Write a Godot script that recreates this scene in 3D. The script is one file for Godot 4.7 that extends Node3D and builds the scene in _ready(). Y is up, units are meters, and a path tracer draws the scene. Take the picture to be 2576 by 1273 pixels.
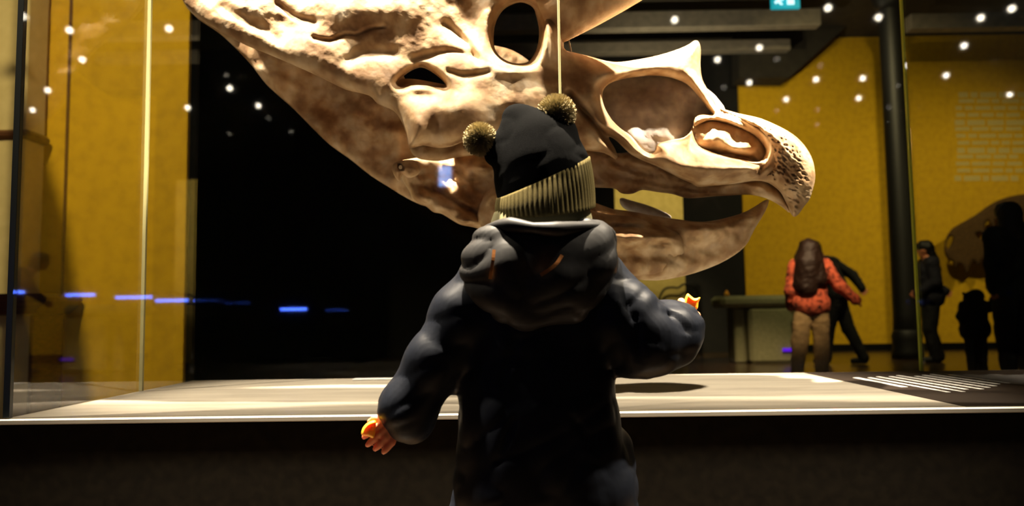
extends Node3D
# A toddler in a snowsuit looks at a horned dinosaur skull in a glass case, in a dim museum hall.

const FOCAL := 1950.0            # pixels, for a picture 2576 x 1273
const EYE := Vector3(0, 0.67, 0)
const TILT := Vector3(4.5, 0.72, -0.8)   # pitch, yaw, roll in degrees
var aim: Basis
var used := {}
var M := {}

# ------------------------------------------------------------------ helpers
func at(px: float, py: float, depth: float) -> Vector3:
	var d: Vector3 = aim * Vector3((px - 1288.0) / FOCAL, (636.5 - py) / FOCAL, -1.0)
	return EYE + d * (depth / -d.z)

func numbered(called: String) -> String:
	if not used.has(called):
		used[called] = 0
		return called
	used[called] += 1
	return "%s_%03d" % [called, used[called]]

func thing(called: String, label: String, category: String, where := Vector3.ZERO, group := "", kind := "") -> Node3D:
	var o := Node3D.new()
	o.name = numbered(called)
	add_child(o)
	o.position = where
	if label: o.set_meta("label", label)
	if category: o.set_meta("category", category)
	if group: o.set_meta("group", group)
	if kind: o.set_meta("kind", kind)
	return o

# A mesh given in world coordinates, hung under a thing (or under a part of one).
func part(called: String, mesh: Mesh, mat: Material, parent: Node3D, label := "") -> MeshInstance3D:
	var o := MeshInstance3D.new()
	o.name = called
	o.mesh = mesh
	o.material_override = mat
	parent.add_child(o, true)
	var base := Vector3.ZERO
	var p: Node = parent
	while p is Node3D and p != self:
		base += (p as Node3D).position
		p = p.get_parent()
	o.position = -base
	if label: o.set_meta("label", label)
	return o

func struct(called: String, mesh: Mesh, mat: Material) -> MeshInstance3D:
	var o := MeshInstance3D.new()
	o.name = numbered(called)
	o.mesh = mesh
	o.material_override = mat
	add_child(o)
	o.set_meta("kind", "structure")
	return o

func mesh_of(v: PackedVector3Array, idx: PackedInt32Array, smooth := true, col := PackedColorArray()) -> ArrayMesh:
	var a := []
	a.resize(Mesh.ARRAY_MAX)
	if not smooth:
		var v2 := PackedVector3Array()
		var c2 := PackedColorArray()
		var i2 := PackedInt32Array()
		for k in idx.size():
			v2.append(v[idx[k]])
			if col.size(): c2.append(col[idx[k]])
			i2.append(k)
		v = v2
		col = c2
		idx = i2
	var n := PackedVector3Array()
	n.resize(v.size())
	for t in range(0, idx.size(), 3):
		var i := idx[t]
		var j := idx[t + 1]
		var k := idx[t + 2]
		var c := (v[k] - v[i]).cross(v[j] - v[i])
		n[i] += c
		n[j] += c
		n[k] += c
	for i in n.size():
		n[i] = n[i].normalized() if n[i].length_squared() > 1e-20 else Vector3.UP
	a[Mesh.ARRAY_VERTEX] = v
	a[Mesh.ARRAY_NORMAL] = n
	a[Mesh.ARRAY_INDEX] = idx
	if col.size(): a[Mesh.ARRAY_COLOR] = col
	var m := ArrayMesh.new()
	m.add_surface_from_arrays(Mesh.PRIMITIVE_TRIANGLES, a)
	return m

# A box with chamfered edges, centre c, size s, turned by b.
func box_mesh(c: Vector3, s: Vector3, bevel := 0.004, b := Basis()) -> ArrayMesh:
	var v := PackedVector3Array()
	var idx := PackedInt32Array()
	var h := s / 2.0
	var e := minf(bevel, minf(h.x, minf(h.y, h.z)) * 0.9)
	var faces := []
	# six faces
	for ax in 3:
		for sg in [-1.0, 1.0]:
			var u := (ax + 1) % 3
			var w := (ax + 2) % 3
			var q := []
			for k in [[-1, -1], [1, -1], [1, 1], [-1, 1]]:
				var p := Vector3.ZERO
				p[ax] = sg * h[ax]
				p[u] = k[0] * (h[u] - e)
				p[w] = k[1] * (h[w] - e)
				q.append(p)
			faces.append(q)
	# edges
	for ax in 3:
		var u := (ax + 1) % 3
		var w := (ax + 2) % 3
		for su in [-1.0, 1.0]:
			for sw in [-1.0, 1.0]:
				var q := []
				for k in [[-1, 0], [1, 0], [1, 1], [-1, 1]]:
					var p := Vector3.ZERO
					p[ax] = k[0] * (h[ax] - e)
					p[u] = su * (h[u] - (0.0 if k[1] == 0 else e))
					p[w] = sw * (h[w] - (e if k[1] == 0 else 0.0))
					q.append(p)
				faces.append(q)
	# corners
	for sx in [-1.0, 1.0]:
		for sy in [-1.0, 1.0]:
			for sz in [-1.0, 1.0]:
				faces.append([Vector3(sx * h.x, sy * (h.y - e), sz * (h.z - e)), Vector3(sx * (h.x - e), sy * h.y, sz * (h.z - e)), Vector3(sx * (h.x - e), sy * (h.y - e), sz * h.z)])
	for q in faces:
		var mid := Vector3.ZERO
		for p in q: mid += p
		var nn: Vector3 = (q[2] - q[0]).cross(q[1] - q[0])
		if nn.dot(mid) < 0: q.reverse()
		var first := v.size()
		for p in q: v.append(c + b * p)
		for k in range(1, q.size() - 1):
			idx.append_array([first, first + k, first + k + 1])
	return mesh_of(v, idx, false)

# A closed slab: a polygon of world points extruded along e.
func slab(poly: PackedVector3Array, e: Vector3) -> ArrayMesh:
	var nrm := Vector3.ZERO
	for i in range(1, poly.size() - 1):
		nrm += (poly[i + 1] - poly[0]).cross(poly[i] - poly[0])
	nrm = nrm.normalized()
	var u := (poly[1] - poly[0]).normalized()
	var w := nrm.cross(u)
	var flat := PackedVector2Array()
	for p in poly: flat.append(Vector2((p - poly[0]).dot(u), (p - poly[0]).dot(w)))
	var tri := Geometry2D.triangulate_polygon(flat)
	var v := PackedVector3Array()
	var idx := PackedInt32Array()
	var n := poly.size()
	for p in poly: v.append(p)
	for p in poly: v.append(p + e)
	for t in range(0, tri.size(), 3):
		var a := tri[t]
		var b := tri[t + 1]
		var c := tri[t + 2]
		if (v[c] - v[a]).cross(v[b] - v[a]).dot(e) > 0:
			var x := b
			b = c
			c = x
		idx.append_array([a, b, c, a + n, c + n, b + n])
	var mid := Vector3.ZERO
	for p in v: mid += p / v.size()
	for i in n:
		var j := (i + 1) % n
		var nn := (v[j + n] - v[i]).cross(v[j] - v[i])
		var out := nn.dot((v[i] + v[j]) * 0.5 + e * 0.5 - mid)
		if out > 0: idx.append_array([i, j, j + n, i, j + n, i + n])
		else: idx.append_array([i, j + n, j, i, i + n, j + n])
	return mesh_of(v, idx, false)

# A tube along points with a radius at each.
func tube(pts: Array, rad: Array, sides := 10, cap := true) -> ArrayMesh:
	var v := PackedVector3Array()
	var idx := PackedInt32Array()
	var up := Vector3(0.13, 0.31, 0.94)
	for i in pts.size():
		var t: Vector3 = (pts[mini(i + 1, pts.size() - 1)] - pts[maxi(i - 1, 0)]).normalized()
		var a := t.cross(up).normalized()
		var b := t.cross(a)
		for s in sides:
			var f := TAU * s / sides
			v.append(pts[i] + (a * cos(f) + b * sin(f)) * rad[i])
	for i in pts.size() - 1:
		for s in sides:
			var p := i * sides + s
			var q := i * sides + (s + 1) % sides
			idx.append_array([p, q + sides, q, p, p + sides, q + sides])
	if cap:
		for e in [0, pts.size() - 1]:
			var c := v.size()
			v.append(pts[e])
			for s in sides:
				var p: int = e * sides + s
				var q: int = e * sides + (s + 1) % sides
				if e == 0: idx.append_array([c, p, q])
				else: idx.append_array([c, q, p])
	return mesh_of(v, idx)

# A turned shape: profile of (radius, height) round the y axis at c.
func lathe(c: Vector3, profile: Array, sides := 24, b := Basis()) -> ArrayMesh:
	var v := PackedVector3Array()
	var idx := PackedInt32Array()
	for p in profile:
		for s in sides:
			var f := TAU * s / sides
			v.append(c + b * Vector3(p[0] * cos(f), p[1], p[0] * sin(f)))
	for i in profile.size() - 1:
		for s in sides:
			var p := i * sides + s
			var q := i * sides + (s + 1) % sides
			idx.append_array([p, q, q + sides, p, q + sides, p + sides])
	return mesh_of(v, idx)

func joined(meshes: Array) -> ArrayMesh:
	var v := PackedVector3Array()
	var n := PackedVector3Array()
	var idx := PackedInt32Array()
	for m in meshes:
		var a: Array = m.surface_get_arrays(0)
		var first := v.size()
		v.append_array(a[Mesh.ARRAY_VERTEX])
		n.append_array(a[Mesh.ARRAY_NORMAL])
		for i in a[Mesh.ARRAY_INDEX]: idx.append(first + i)
	var out := []
	out.resize(Mesh.ARRAY_MAX)
	out[Mesh.ARRAY_VERTEX] = v
	out[Mesh.ARRAY_NORMAL] = n
	out[Mesh.ARRAY_INDEX] = idx
	var r := ArrayMesh.new()
	r.add_surface_from_arrays(Mesh.PRIMITIVE_TRIANGLES, out)
	return r

# ------------------------------------------------------------------ materials
func noise(seed_: int, freq: float, octaves := 4, kind := FastNoiseLite.TYPE_SIMPLEX_SMOOTH) -> FastNoiseLite:
	var f := FastNoiseLite.new()
	f.seed = seed_
	f.noise_type = kind
	f.frequency = freq
	f.fractal_octaves = octaves
	f.fractal_type = FastNoiseLite.FRACTAL_FBM
	return f

func ramp_tex(f: FastNoiseLite, stops: Array, size := 320) -> ImageTexture:
	var src := f.get_seamless_image(size, size)
	src.convert(Image.FORMAT_L8)
	var lut := []
	for i in 256:
		var t := i / 255.0
		var c: Color = stops[-1][1]
		for k in stops.size() - 1:
			if t <= stops[k + 1][0]:
				c = (stops[k][1] as Color).lerp(stops[k + 1][1], clampf((t - stops[k][0]) / (stops[k + 1][0] - stops[k][0]), 0, 1))
				break
		lut.append(c)
	var data := src.get_data()
	var out := PackedByteArray()
	out.resize(size * size * 3)
	for i in data.size():
		var c: Color = lut[data[i]]
		out[i * 3] = int(c.r * 255)
		out[i * 3 + 1] = int(c.g * 255)
		out[i * 3 + 2] = int(c.b * 255)
	return ImageTexture.create_from_image(Image.create_from_data(size, size, false, Image.FORMAT_RGB8, out))

func mat(color: Color, rough := 0.7, metal := 0.0) -> StandardMaterial3D:
	var m := StandardMaterial3D.new()
	m.albedo_color = color
	m.roughness = rough
	m.metallic = metal
	return m

func textured(stops: Array, seed_: int, freq: float, metres: float, rough := 0.8, relief_cm := 0.0, octaves := 4, relief_freq := 1.7) -> StandardMaterial3D:
	var m := StandardMaterial3D.new()
	var f := noise(seed_, freq, octaves)
	m.albedo_texture = ramp_tex(f, stops)
	m.roughness = rough
	m.uv1_triplanar = true
	m.uv1_world_triplanar = true
	m.uv1_scale = Vector3.ONE / metres
	if relief_cm > 0:
		m.heightmap_enabled = true
		m.heightmap_texture = ramp_tex(noise(seed_ + 5, freq * relief_freq, octaves), [[0.0, Color.BLACK], [1.0, Color.WHITE]])
		m.heightmap_scale = relief_cm
	return m

func glow(color: Color, energy: float) -> StandardMaterial3D:
	var m := mat(Color(color.r * 0.5, color.g * 0.5, color.b * 0.5))
	m.emission_enabled = true
	m.emission = color
	m.emission_energy_multiplier = energy
	return m

func glass(tint: Color, alpha: float) -> StandardMaterial3D:
	var m := mat(Color(tint.r, tint.g, tint.b, alpha), 0.02)
	m.transparency = BaseMaterial3D.TRANSPARENCY_ALPHA
	return m

# ------------------------------------------------------------------ carved shells (bones with traced outlines)
func curve(pts: Array, closed := true, n := 3) -> Array:
	var out := []
	var c := pts.size()
	for i in (c if closed else c - 1):
		var p0: Vector2 = pts[(i - 1 + c) % c] if closed else pts[maxi(i - 1, 0)]
		var p1: Vector2 = pts[i]
		var p2: Vector2 = pts[(i + 1) % c]
		var p3: Vector2 = pts[(i + 2) % c] if closed else pts[mini(i + 2, c - 1)]
		for k in n:
			out.append(p1.cubic_interpolate(p2, p0, p3, float(k) / n))
	if not closed: out.append(pts[-1])
	return out

func V(flat: Array) -> Array:
	var out := []
	for i in range(0, flat.size(), 2): out.append(Vector2(flat[i], flat[i + 1]))
	return out

func blend(ctrl: Array, soft: float, px: float, py: float) -> Vector3:
	var s := Vector3.ZERO
	var ws := 0.0
	for c in ctrl:
		var dx: float = px - c[0]
		var dy: float = py - c[1]
		var w := 1.0 / pow(dx * dx + dy * dy + soft, 1.5)
		s += Vector3(c[2], c[3], c[4]) * w
		ws += w
	return s / ws

# o: outline, holes [[points, rim]], rim (px), cell (px), ctrl [[x, y, depth of the middle, thickness to the front, to the back]],
# grooves [[points, depth m, width px]], bumps [[x, y, rx, ry, height m]], rough (m), seed
func shell(o: Dictionary) -> ArrayMesh:
	var h: float = o.get("cell", 6.0)
	var polys := [[curve(o.outline), float(o.rim)]]
	for q in o.get("holes", []): polys.append([curve(q[0]), float(q[1])])
	var lo := Vector2(1e9, 1e9)
	var hi := -lo
	for p in polys[0][0]:
		lo = lo.min(p)
		hi = hi.max(p)
	lo -= Vector2(h, h) * 2.3
	var nx := int((hi.x - lo.x) / h) + 4
	var ny := int((hi.y - lo.y) / h) + 4
	var u := PackedFloat32Array()
	u.resize(nx * ny)
	u.fill(1.0)
	for pl in polys:
		var pts: Array = pl[0]
		var R: float = pl[1]
		for i in pts.size():
			var a: Vector2 = pts[i]
			var b: Vector2 = pts[(i + 1) % pts.size()]
			var ab := b - a
			var l2 := maxf(ab.length_squared(), 1e-6)
			var x0 := maxi(int((minf(a.x, b.x) - R - lo.x) / h), 0)
			var x1 := mini(int((maxf(a.x, b.x) + R - lo.x) / h) + 1, nx - 1)
			var y0 := maxi(int((minf(a.y, b.y) - R - lo.y) / h), 0)
			var y1 := mini(int((maxf(a.y, b.y) + R - lo.y) / h) + 1, ny - 1)
			for y in range(y0, y1 + 1):
				for x in range(x0, x1 + 1):
					var p := Vector2(lo.x + x * h, lo.y + y * h)
					var t := clampf((p - a).dot(ab) / l2, 0.0, 1.0)
					var d := (p - a - ab * t).length() / R
					var k := y * nx + x
					if d < u[k]: u[k] = d
	# sign by scanlines
	for y in ny:
		var yy := lo.y + y * h
		var xs := []
		for pl in polys:
			var pts: Array = pl[0]
			for i in pts.size():
				var a: Vector2 = pts[i]
				var b: Vector2 = pts[(i + 1) % pts.size()]
				if (a.y <= yy) != (b.y <= yy):
					xs.append(a.x + (yy - a.y) / (b.y - a.y) * (b.x - a.x))
		xs.sort()
		var c := 0
		for x in nx:
			var xx := lo.x + x * h
			while c < xs.size() and xs[c] <= xx: c += 1
			if c % 2 == 0: u[y * nx + x] = -maxf(u[y * nx + x], 1e-4)
			else: u[y * nx + x] = maxf(u[y * nx + x], 1e-4)
	# relief added to the front: grooves and bumps
	var add := PackedFloat32Array()
	add.resize(nx * ny)
	for gr in o.get("grooves", []):
		var pts := curve(gr[0], false, 3)
		var w: float = gr[2]
		var local := {}
		for i in pts.size() - 1:
			var a: Vector2 = pts[i]
			var b: Vector2 = pts[i + 1]
			var ab := b - a
			var l2 := maxf(ab.length_squared(), 1e-6)
			for y in range(maxi(int((minf(a.y, b.y) - 2.2 * w - lo.y) / h), 0), mini(int((maxf(a.y, b.y) + 2.2 * w - lo.y) / h) + 2, ny)):
				for x in range(maxi(int((minf(a.x, b.x) - 2.2 * w - lo.x) / h), 0), mini(int((maxf(a.x, b.x) + 2.2 * w - lo.x) / h) + 2, nx)):
					var p := Vector2(lo.x + x * h, lo.y + y * h)
					var t := clampf((p - a).dot(ab) / l2, 0.0, 1.0)
					var d := (p - a - ab * t).length() / w
					var g := exp(-d * d)
					var k := y * nx + x
					if g > local.get(k, 0.0): local[k] = g
		for k in local: add[k] -= local[k] * gr[1]
	for bp in o.get("bumps", []):
		for y in range(maxi(int((bp[1] - 2.5 * bp[3] - lo.y) / h), 0), mini(int((bp[1] + 2.5 * bp[3] - lo.y) / h) + 2, ny)):
			for x in range(maxi(int((bp[0] - 2.5 * bp[2] - lo.x) / h), 0), mini(int((bp[0] + 2.5 * bp[2] - lo.x) / h) + 2, nx)):
				var dx: float = (lo.x + x * h - bp[0]) / bp[2]
				var dy: float = (lo.y + y * h - bp[1]) / bp[3]
				add[y * nx + x] += bp[4] * exp(-dx * dx - dy * dy)
	var ctrl: Array = o.ctrl
	var n1 := noise(o.get("seed", 1), 0.008, 3)
	var n2 := noise(o.get("seed", 1) + 9, 0.035, 3)
	var amp: float = o.get("rough", 0.006)
	var pits: float = o.get("pits", 0.0)
	var v := PackedVector3Array()
	var idx := PackedInt32Array()
	var front := PackedInt32Array()
	var back := PackedInt32Array()
	var ex := PackedInt32Array()
	var ey := PackedInt32Array()
	for a in [front, back, ex, ey]:
		a.resize(nx * ny)
		a.fill(-1)
	var soft: float = o.get("soft", 900.0)
	for y in ny:
		for x in nx:
			var k := y * nx + x
			var px := lo.x + x * h
			var py := lo.y + y * h
			if u[k] > 0:
				var c: Vector3 = blend(ctrl, soft, px, py)
				var r := minf(u[k], 1.0)
				var prof := sqrt(1.0 - (1.0 - r) * (1.0 - r))
				var ns := n1.get_noise_2d(px, py) * amp * 2.0 + n2.get_noise_2d(px, py) * amp
				if pits > 0: ns -= maxf(0.0, n2.get_noise_2d(px * 3.0, py * 3.0) - 0.1) * pits
				front[k] = v.size()
				v.append(at(px, py, c.x - (c.y + ns + add[k]) * prof))
				back[k] = v.size()
				v.append(at(px, py, c.x + (c.z + ns * 0.5) * prof))
			if x + 1 < nx and (u[k] > 0) != (u[k + 1] > 0):
				var t := u[k] / (u[k] - u[k + 1])
				if absf(u[k]) + absf(u[k + 1]) > 1.5: t = 0.5
				ex[k] = v.size()
				v.append(at(px + t * h, py, blend(ctrl, soft, px + t * h, py).x))
			if y + 1 < ny and (u[k] > 0) != (u[k + nx] > 0):
				var t := u[k] / (u[k] - u[k + nx])
				ey[k] = v.size()
				v.append(at(px, py + t * h, blend(ctrl, soft, px, py + t * h).x))
	for y in ny - 1:
		for x in nx - 1:
			var k := y * nx + x
			var cs := [k, k + 1, k + nx + 1, k + nx]
			var es := [ex[k], ey[k + 1], ex[k + nx], ey[k]]
			var pf := []
			var pb := []
			for q in 4:
				if u[cs[q]] > 0:
					pf.append(front[cs[q]])
					pb.append(back[cs[q]])
				if es[q] >= 0:
					pf.append(es[q])
					pb.append(es[q])
			for q in range(1, pf.size() - 1):
				idx.append_array([pf[0], pf[q], pf[q + 1]])
				idx.append_array([pb[0], pb[q + 1], pb[q]])
	return mesh_of(v, idx)

var crease_a: FastNoiseLite
var crease_b: FastNoiseLite
# Soft cloth folds: ridged noise, drawn out along slanting lines; about -1 to 1.
func creases(p: Vector3) -> float:
	if crease_a == null:
		crease_a = noise(41, 6.0, 1)
		crease_b = noise(43, 9.5, 1)
	var a := crease_a.get_noise_3d(p.x * 1.9 + p.y * 0.9, p.y * 0.5 - p.x * 0.4, p.z * 1.6)
	var b := crease_b.get_noise_3d(p.x * 0.7 - p.y * 1.5, p.y * 0.4 + p.x * 0.8, p.z * 0.8)
	return a * 1.1 + 0.7 * (1.0 - 2.6 * sqrt(absf(b)))

# ------------------------------------------------------------------ bodies (smooth union of tapered limbs, surface nets)
# bones: [a, b, ra, rb, flatten z]; cuts: [point, outward normal]; marks (creases, ridges when depth < 0): [a, b, depth, width]
func blob(bones: Array, cell: float, k: float, fold := 0.0, cuts := [], marks := []) -> ArrayMesh:
	var lo := Vector3(1e9, 1e9, 1e9)
	var hi := -lo
	for b in bones:
		var r: float = maxf(b[2], b[3]) + 3.0 * cell + 0.012
		lo = lo.min((b[0] as Vector3).min(b[1]) - Vector3(r, r, r))
		hi = hi.max((b[0] as Vector3).max(b[1]) + Vector3(r, r, r))
	var nx := int((hi.x - lo.x) / cell) + 2
	var ny := int((hi.y - lo.y) / cell) + 2
	var nz := int((hi.z - lo.z) / cell) + 2
	var sy := nx
	var sz := nx * ny
	var f := PackedFloat32Array()
	f.resize(nx * ny * nz)
	f.fill(1.0)
	for b in bones:
		var a: Vector3 = b[0]
		var ab: Vector3 = b[1] - a
		var fl: float = b[4] if b.size() > 4 else 1.0
		var flat := Vector3(1, 1, 1.0 / fl)
		var abf := ab * flat
		var l2 := maxf(abf.length_squared(), 1e-9)
		var r: float = maxf(b[2], b[3]) + k + 2.5 * cell
		var p0 := ((a.min(b[1]) - Vector3(r, r, r) - lo) / cell).max(Vector3.ZERO)
		var p1 := (a.max(b[1]) + Vector3(r, r, r) - lo) / cell
		var dmul := minf(1.0, fl)
		for z in range(int(p0.z), mini(int(p1.z) + 1, nz)):
			for y in range(int(p0.y), mini(int(p1.y) + 1, ny)):
				var i := z * sz + y * sy + int(p0.x)
				for x in range(int(p0.x), mini(int(p1.x) + 1, nx)):
					var q := (lo + Vector3(x, y, z) * cell - a) * flat
					var t := clampf(q.dot(abf) / l2, 0.0, 1.0)
					var d: float = ((q - abf * t).length() - lerpf(b[2], b[3], t)) * dmul
					var o := f[i]
					if d < o + k:
						if o < d + k and o < 0.99:
							var hh := clampf(0.5 + 0.5 * (o - d) / k, 0.0, 1.0)
							f[i] = lerpf(o, d, hh) - k * hh * (1.0 - hh)
						elif d < o: f[i] = d
					i += 1
	if fold > 0.0 or cuts.size():
		for z in nz:
			for y in ny:
				var i := z * sz + y * sy
				for x in nx:
					if absf(f[i]) < 3.0 * cell + 0.012 or (cuts.size() and f[i] < 0):
						var p := lo + Vector3(x, y, z) * cell
						if fold > 0.0 and absf(f[i]) < 3.0 * cell + 0.012: f[i] += creases(p) * fold
						for c in cuts: f[i] = maxf(f[i], (p - c[0]).dot(c[1]))
					i += 1
	for b in marks:
		var a: Vector3 = b[0]
		var ab: Vector3 = b[1] - a
		var l2 := maxf(ab.length_squared(), 1e-9)
		var r: float = b[3] * 2.4
		var p0 := ((a.min(b[1]) - Vector3(r, r, r) - lo) / cell).max(Vector3.ZERO)
		var p1 := (a.max(b[1]) + Vector3(r, r, r) - lo) / cell
		for z in range(int(p0.z), mini(int(p1.z) + 1, nz)):
			for y in range(int(p0.y), mini(int(p1.y) + 1, ny)):
				var i := z * sz + y * sy + int(p0.x)
				for x in range(int(p0.x), mini(int(p1.x) + 1, nx)):
					if absf(f[i]) < 0.03:
						var q := lo + Vector3(x, y, z) * cell - a
						var t := clampf(q.dot(ab) / l2, 0.0, 1.0)
						var d: float = (q - ab * t).length() / b[3]
						f[i] += b[2] * exp(-d * d)
					i += 1
	var v := PackedVector3Array()
	var idx := PackedInt32Array()
	var cellv := {}
	var off := [0, 1, sy, sy + 1, sz, sz + 1, sz + sy, sz + sy + 1]
	var edges := [[0, 1], [2, 3], [4, 5], [6, 7], [0, 2], [1, 3], [4, 6], [5, 7], [0, 4], [1, 5], [2, 6], [3, 7]]
	var lim := 4.5 * cell
	for z in nz - 1:
		for y in ny - 1:
			var i := z * sz + y * sy
			for x in nx - 1:
				if absf(f[i]) < lim or cuts.size():
					var ins := 0
					for c in 8:
						if f[i + off[c]] < 0: ins += 1
					if ins > 0 and ins < 8:
						var s := Vector3.ZERO
						var m := 0
						for e in edges:
							var fa := f[i + off[e[0]]]
							var fb := f[i + off[e[1]]]
							if (fa < 0) != (fb < 0):
								var t := fa / (fa - fb)
								var ca := Vector3(e[0] & 1, (e[0] >> 1) & 1, e[0] >> 2)
								var cb := Vector3(e[1] & 1, (e[1] >> 1) & 1, e[1] >> 2)
								s += ca.lerp(cb, t)
								m += 1
						cellv[i] = v.size()
						v.append(lo + (Vector3(x, y, z) + s / m) * cell)
				i += 1
	for i in cellv:
		var here := f[i] < 0
		for ax in 3:
			var st: int = [1, sy, sz][ax]
			var s1: int = [sy, sz, 1][ax]
			var s2: int = [sz, 1, sy][ax]
			if here != (f[i + st] < 0):
				var q0 = cellv.get(i, -1)
				var q1 = cellv.get(i - s1, -1)
				var q2 = cellv.get(i - s1 - s2, -1)
				var q3 = cellv.get(i - s2, -1)
				if q1 < 0 or q2 < 0 or q3 < 0: continue
				if here: idx.append_array([q0, q2, q1, q0, q3, q2])
				else: idx.append_array([q0, q1, q2, q0, q2, q3])
	return mesh_of(v, idx)

# ------------------------------------------------------------------ the scene
func _ready() -> void:
	aim = Basis.from_euler(TILT * PI / 180.0)
	# camera
	var cam := Camera3D.new()
	cam.name = "camera"
	cam.fov = rad_to_deg(2.0 * atan(636.5 / FOCAL))
	cam.near = 0.05
	cam.far = 100.0
	cam.transform = Transform3D(aim, EYE)
	add_child(cam)
	cam.current = true
	var lens := CameraAttributesPhysical.new()
	lens.frustum_focal_length = 24.0 / (2.0 * 636.5 / FOCAL)
	lens.frustum_focus_distance = 1.75
	lens.exposure_aperture = 4.0
	cam.attributes = lens
	# environment
	var env := Environment.new()
	env.background_mode = Environment.BG_COLOR
	env.background_color = Color(0, 0, 0)
	env.tonemap_mode = Environment.TONE_MAPPER_LINEAR
	env.tonemap_exposure = 1.0
	env.sdfgi_enabled = true
	env.ssao_enabled = true
	env.ssil_enabled = true
	var we := WorldEnvironment.new()
	we.name = "environment"
	we.environment = env
	add_child(we)
	make_materials()
	lights()
	room()
	case_and_plinth()
	skull()
	toddler()
	background()
	visitors()

func aimed_spot(called: String, label: String, where: Vector3, target: Vector3, energy: float, angle: float, color: Color, size := 0.04, soft := 0.5, rod := 0.35) -> Node3D:
	var t := thing(called, label, "spotlight", where, "ceiling spotlights")
	var d := (target - where).normalized()
	var b := Basis.looking_at(d, Vector3(0.02, 0, 1) if absf(d.y) > 0.99 else Vector3.UP)
	var turn := b * Basis(Vector3.RIGHT, PI / 2)      # y axis points back, away from the target
	var housing := lathe(where - d * 0.02, [[0.03, 0.0], [0.052, -0.015], [0.056, -0.012], [0.056, 0.10], [0.045, 0.15], [0.0, 0.155]], 20, turn)
	part("housing", housing, M.black_metal, t)
	part("lens", lathe(where - d * 0.018, [[0.0, -0.004], [0.046, -0.002], [0.048, 0.004], [0.0, 0.006]], 20, turn), M.lamp, t)
	part("stem", tube([where - d * 0.08 + Vector3(0, 0.04, 0), where - d * 0.08 + Vector3(0, rod, 0)], [0.012, 0.012], 8), M.black_metal, t)
	var l := SpotLight3D.new()
	l.name = "light"
	l.light_color = color
	l.light_energy = energy
	l.spot_angle = angle
	l.spot_angle_attenuation = soft
	l.spot_range = 40.0
	l.spot_attenuation = 2.0
	l.light_size = size
	l.shadow_enabled = true
	t.add_child(l)
	l.transform = Transform3D(b, d * 0.02)
	return t

func lights() -> void:
	var warm := Color(1.0, 0.93, 0.82)
	# track spots beside and above the glass case
	aimed_spot("track_spotlight", "black track spotlight above the frill end of the skull", Vector3(-2.3, 4.3, -1.60), Vector3(-0.75, 1.55, -2.2), 110.0, 16.0, warm, 0.06, 0.6, 1.2)
	aimed_spot("track_spotlight", "black track spotlight above the middle of the skull", Vector3(-0.35, 4.5, -1.66), Vector3(-0.2, 1.05, -2.25), 225.0, 22.0, warm, 0.06, 0.6, 0.9)
	aimed_spot("track_spotlight", "black track spotlight above the beak end of the skull", Vector3(2.6, 4.3, -1.60), Vector3(0.6, 1.1, -2.2), 115.0, 15.0, warm, 0.06, 0.6, 1.2)
	# wall washers
	aimed_spot("track_spotlight", "black track spotlight that washes the near ochre partition", Vector3(-2.2, 4.4, -1.2), Vector3(-2.5, 1.0, -5.0), 14.0, 30.0, Color(1, 0.92, 0.66), 0.05, 0.7, 0.7)
	aimed_spot("track_spotlight", "black track spotlight that washes the far ochre wall", Vector3(3.72, 4.6, -7.5), Vector3(5.2, 1.1, -12.7), 10.0, 46.0, Color(1, 0.92, 0.66), 0.05, 0.9, 0.6)
	aimed_spot("track_spotlight", "added black spotlight put in to brighten the far ochre wall past the column", Vector3(7.6, 4.6, -7.6), Vector3(7.4, 1.0, -12.7), 9.0, 38.0, Color(1, 0.92, 0.66), 0.05, 0.9, 0.6)  # added lamp, brightens the wall beyond the column
	aimed_spot("track_spotlight", "added black spotlight put in to brighten the khaki board behind the jaws", Vector3(0.9, 4.8, -6.2), Vector3(1.72, 1.9, -10.2), 30.0, 11.0, Color(1, 0.92, 0.66), 0.05, 0.8, 0.4)  # unseen lamp put in so the khaki board reads bright
	aimed_spot("track_spotlight", "added black spotlight put in to brighten the girl in coral", Vector3(2.2, 4.8, -4.2), Vector3(2.75, 0.75, -8.2), 36.0, 9.5, Color(1, 0.85, 0.65), 0.05, 0.8, 0.4)  # lamp added to brighten the coral sweater and cream trousers
	aimed_spot("added_uplight", "unseen uplight clamped to the top of the khaki board", at(1650, 385, 10.2), at(1800, 40, 11.6), 4.0, 60.0, Color(1, 0.93, 0.75), 0.05, 0.9, -0.19)  # added lamp, hidden behind the skull, brightens the beams

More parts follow.
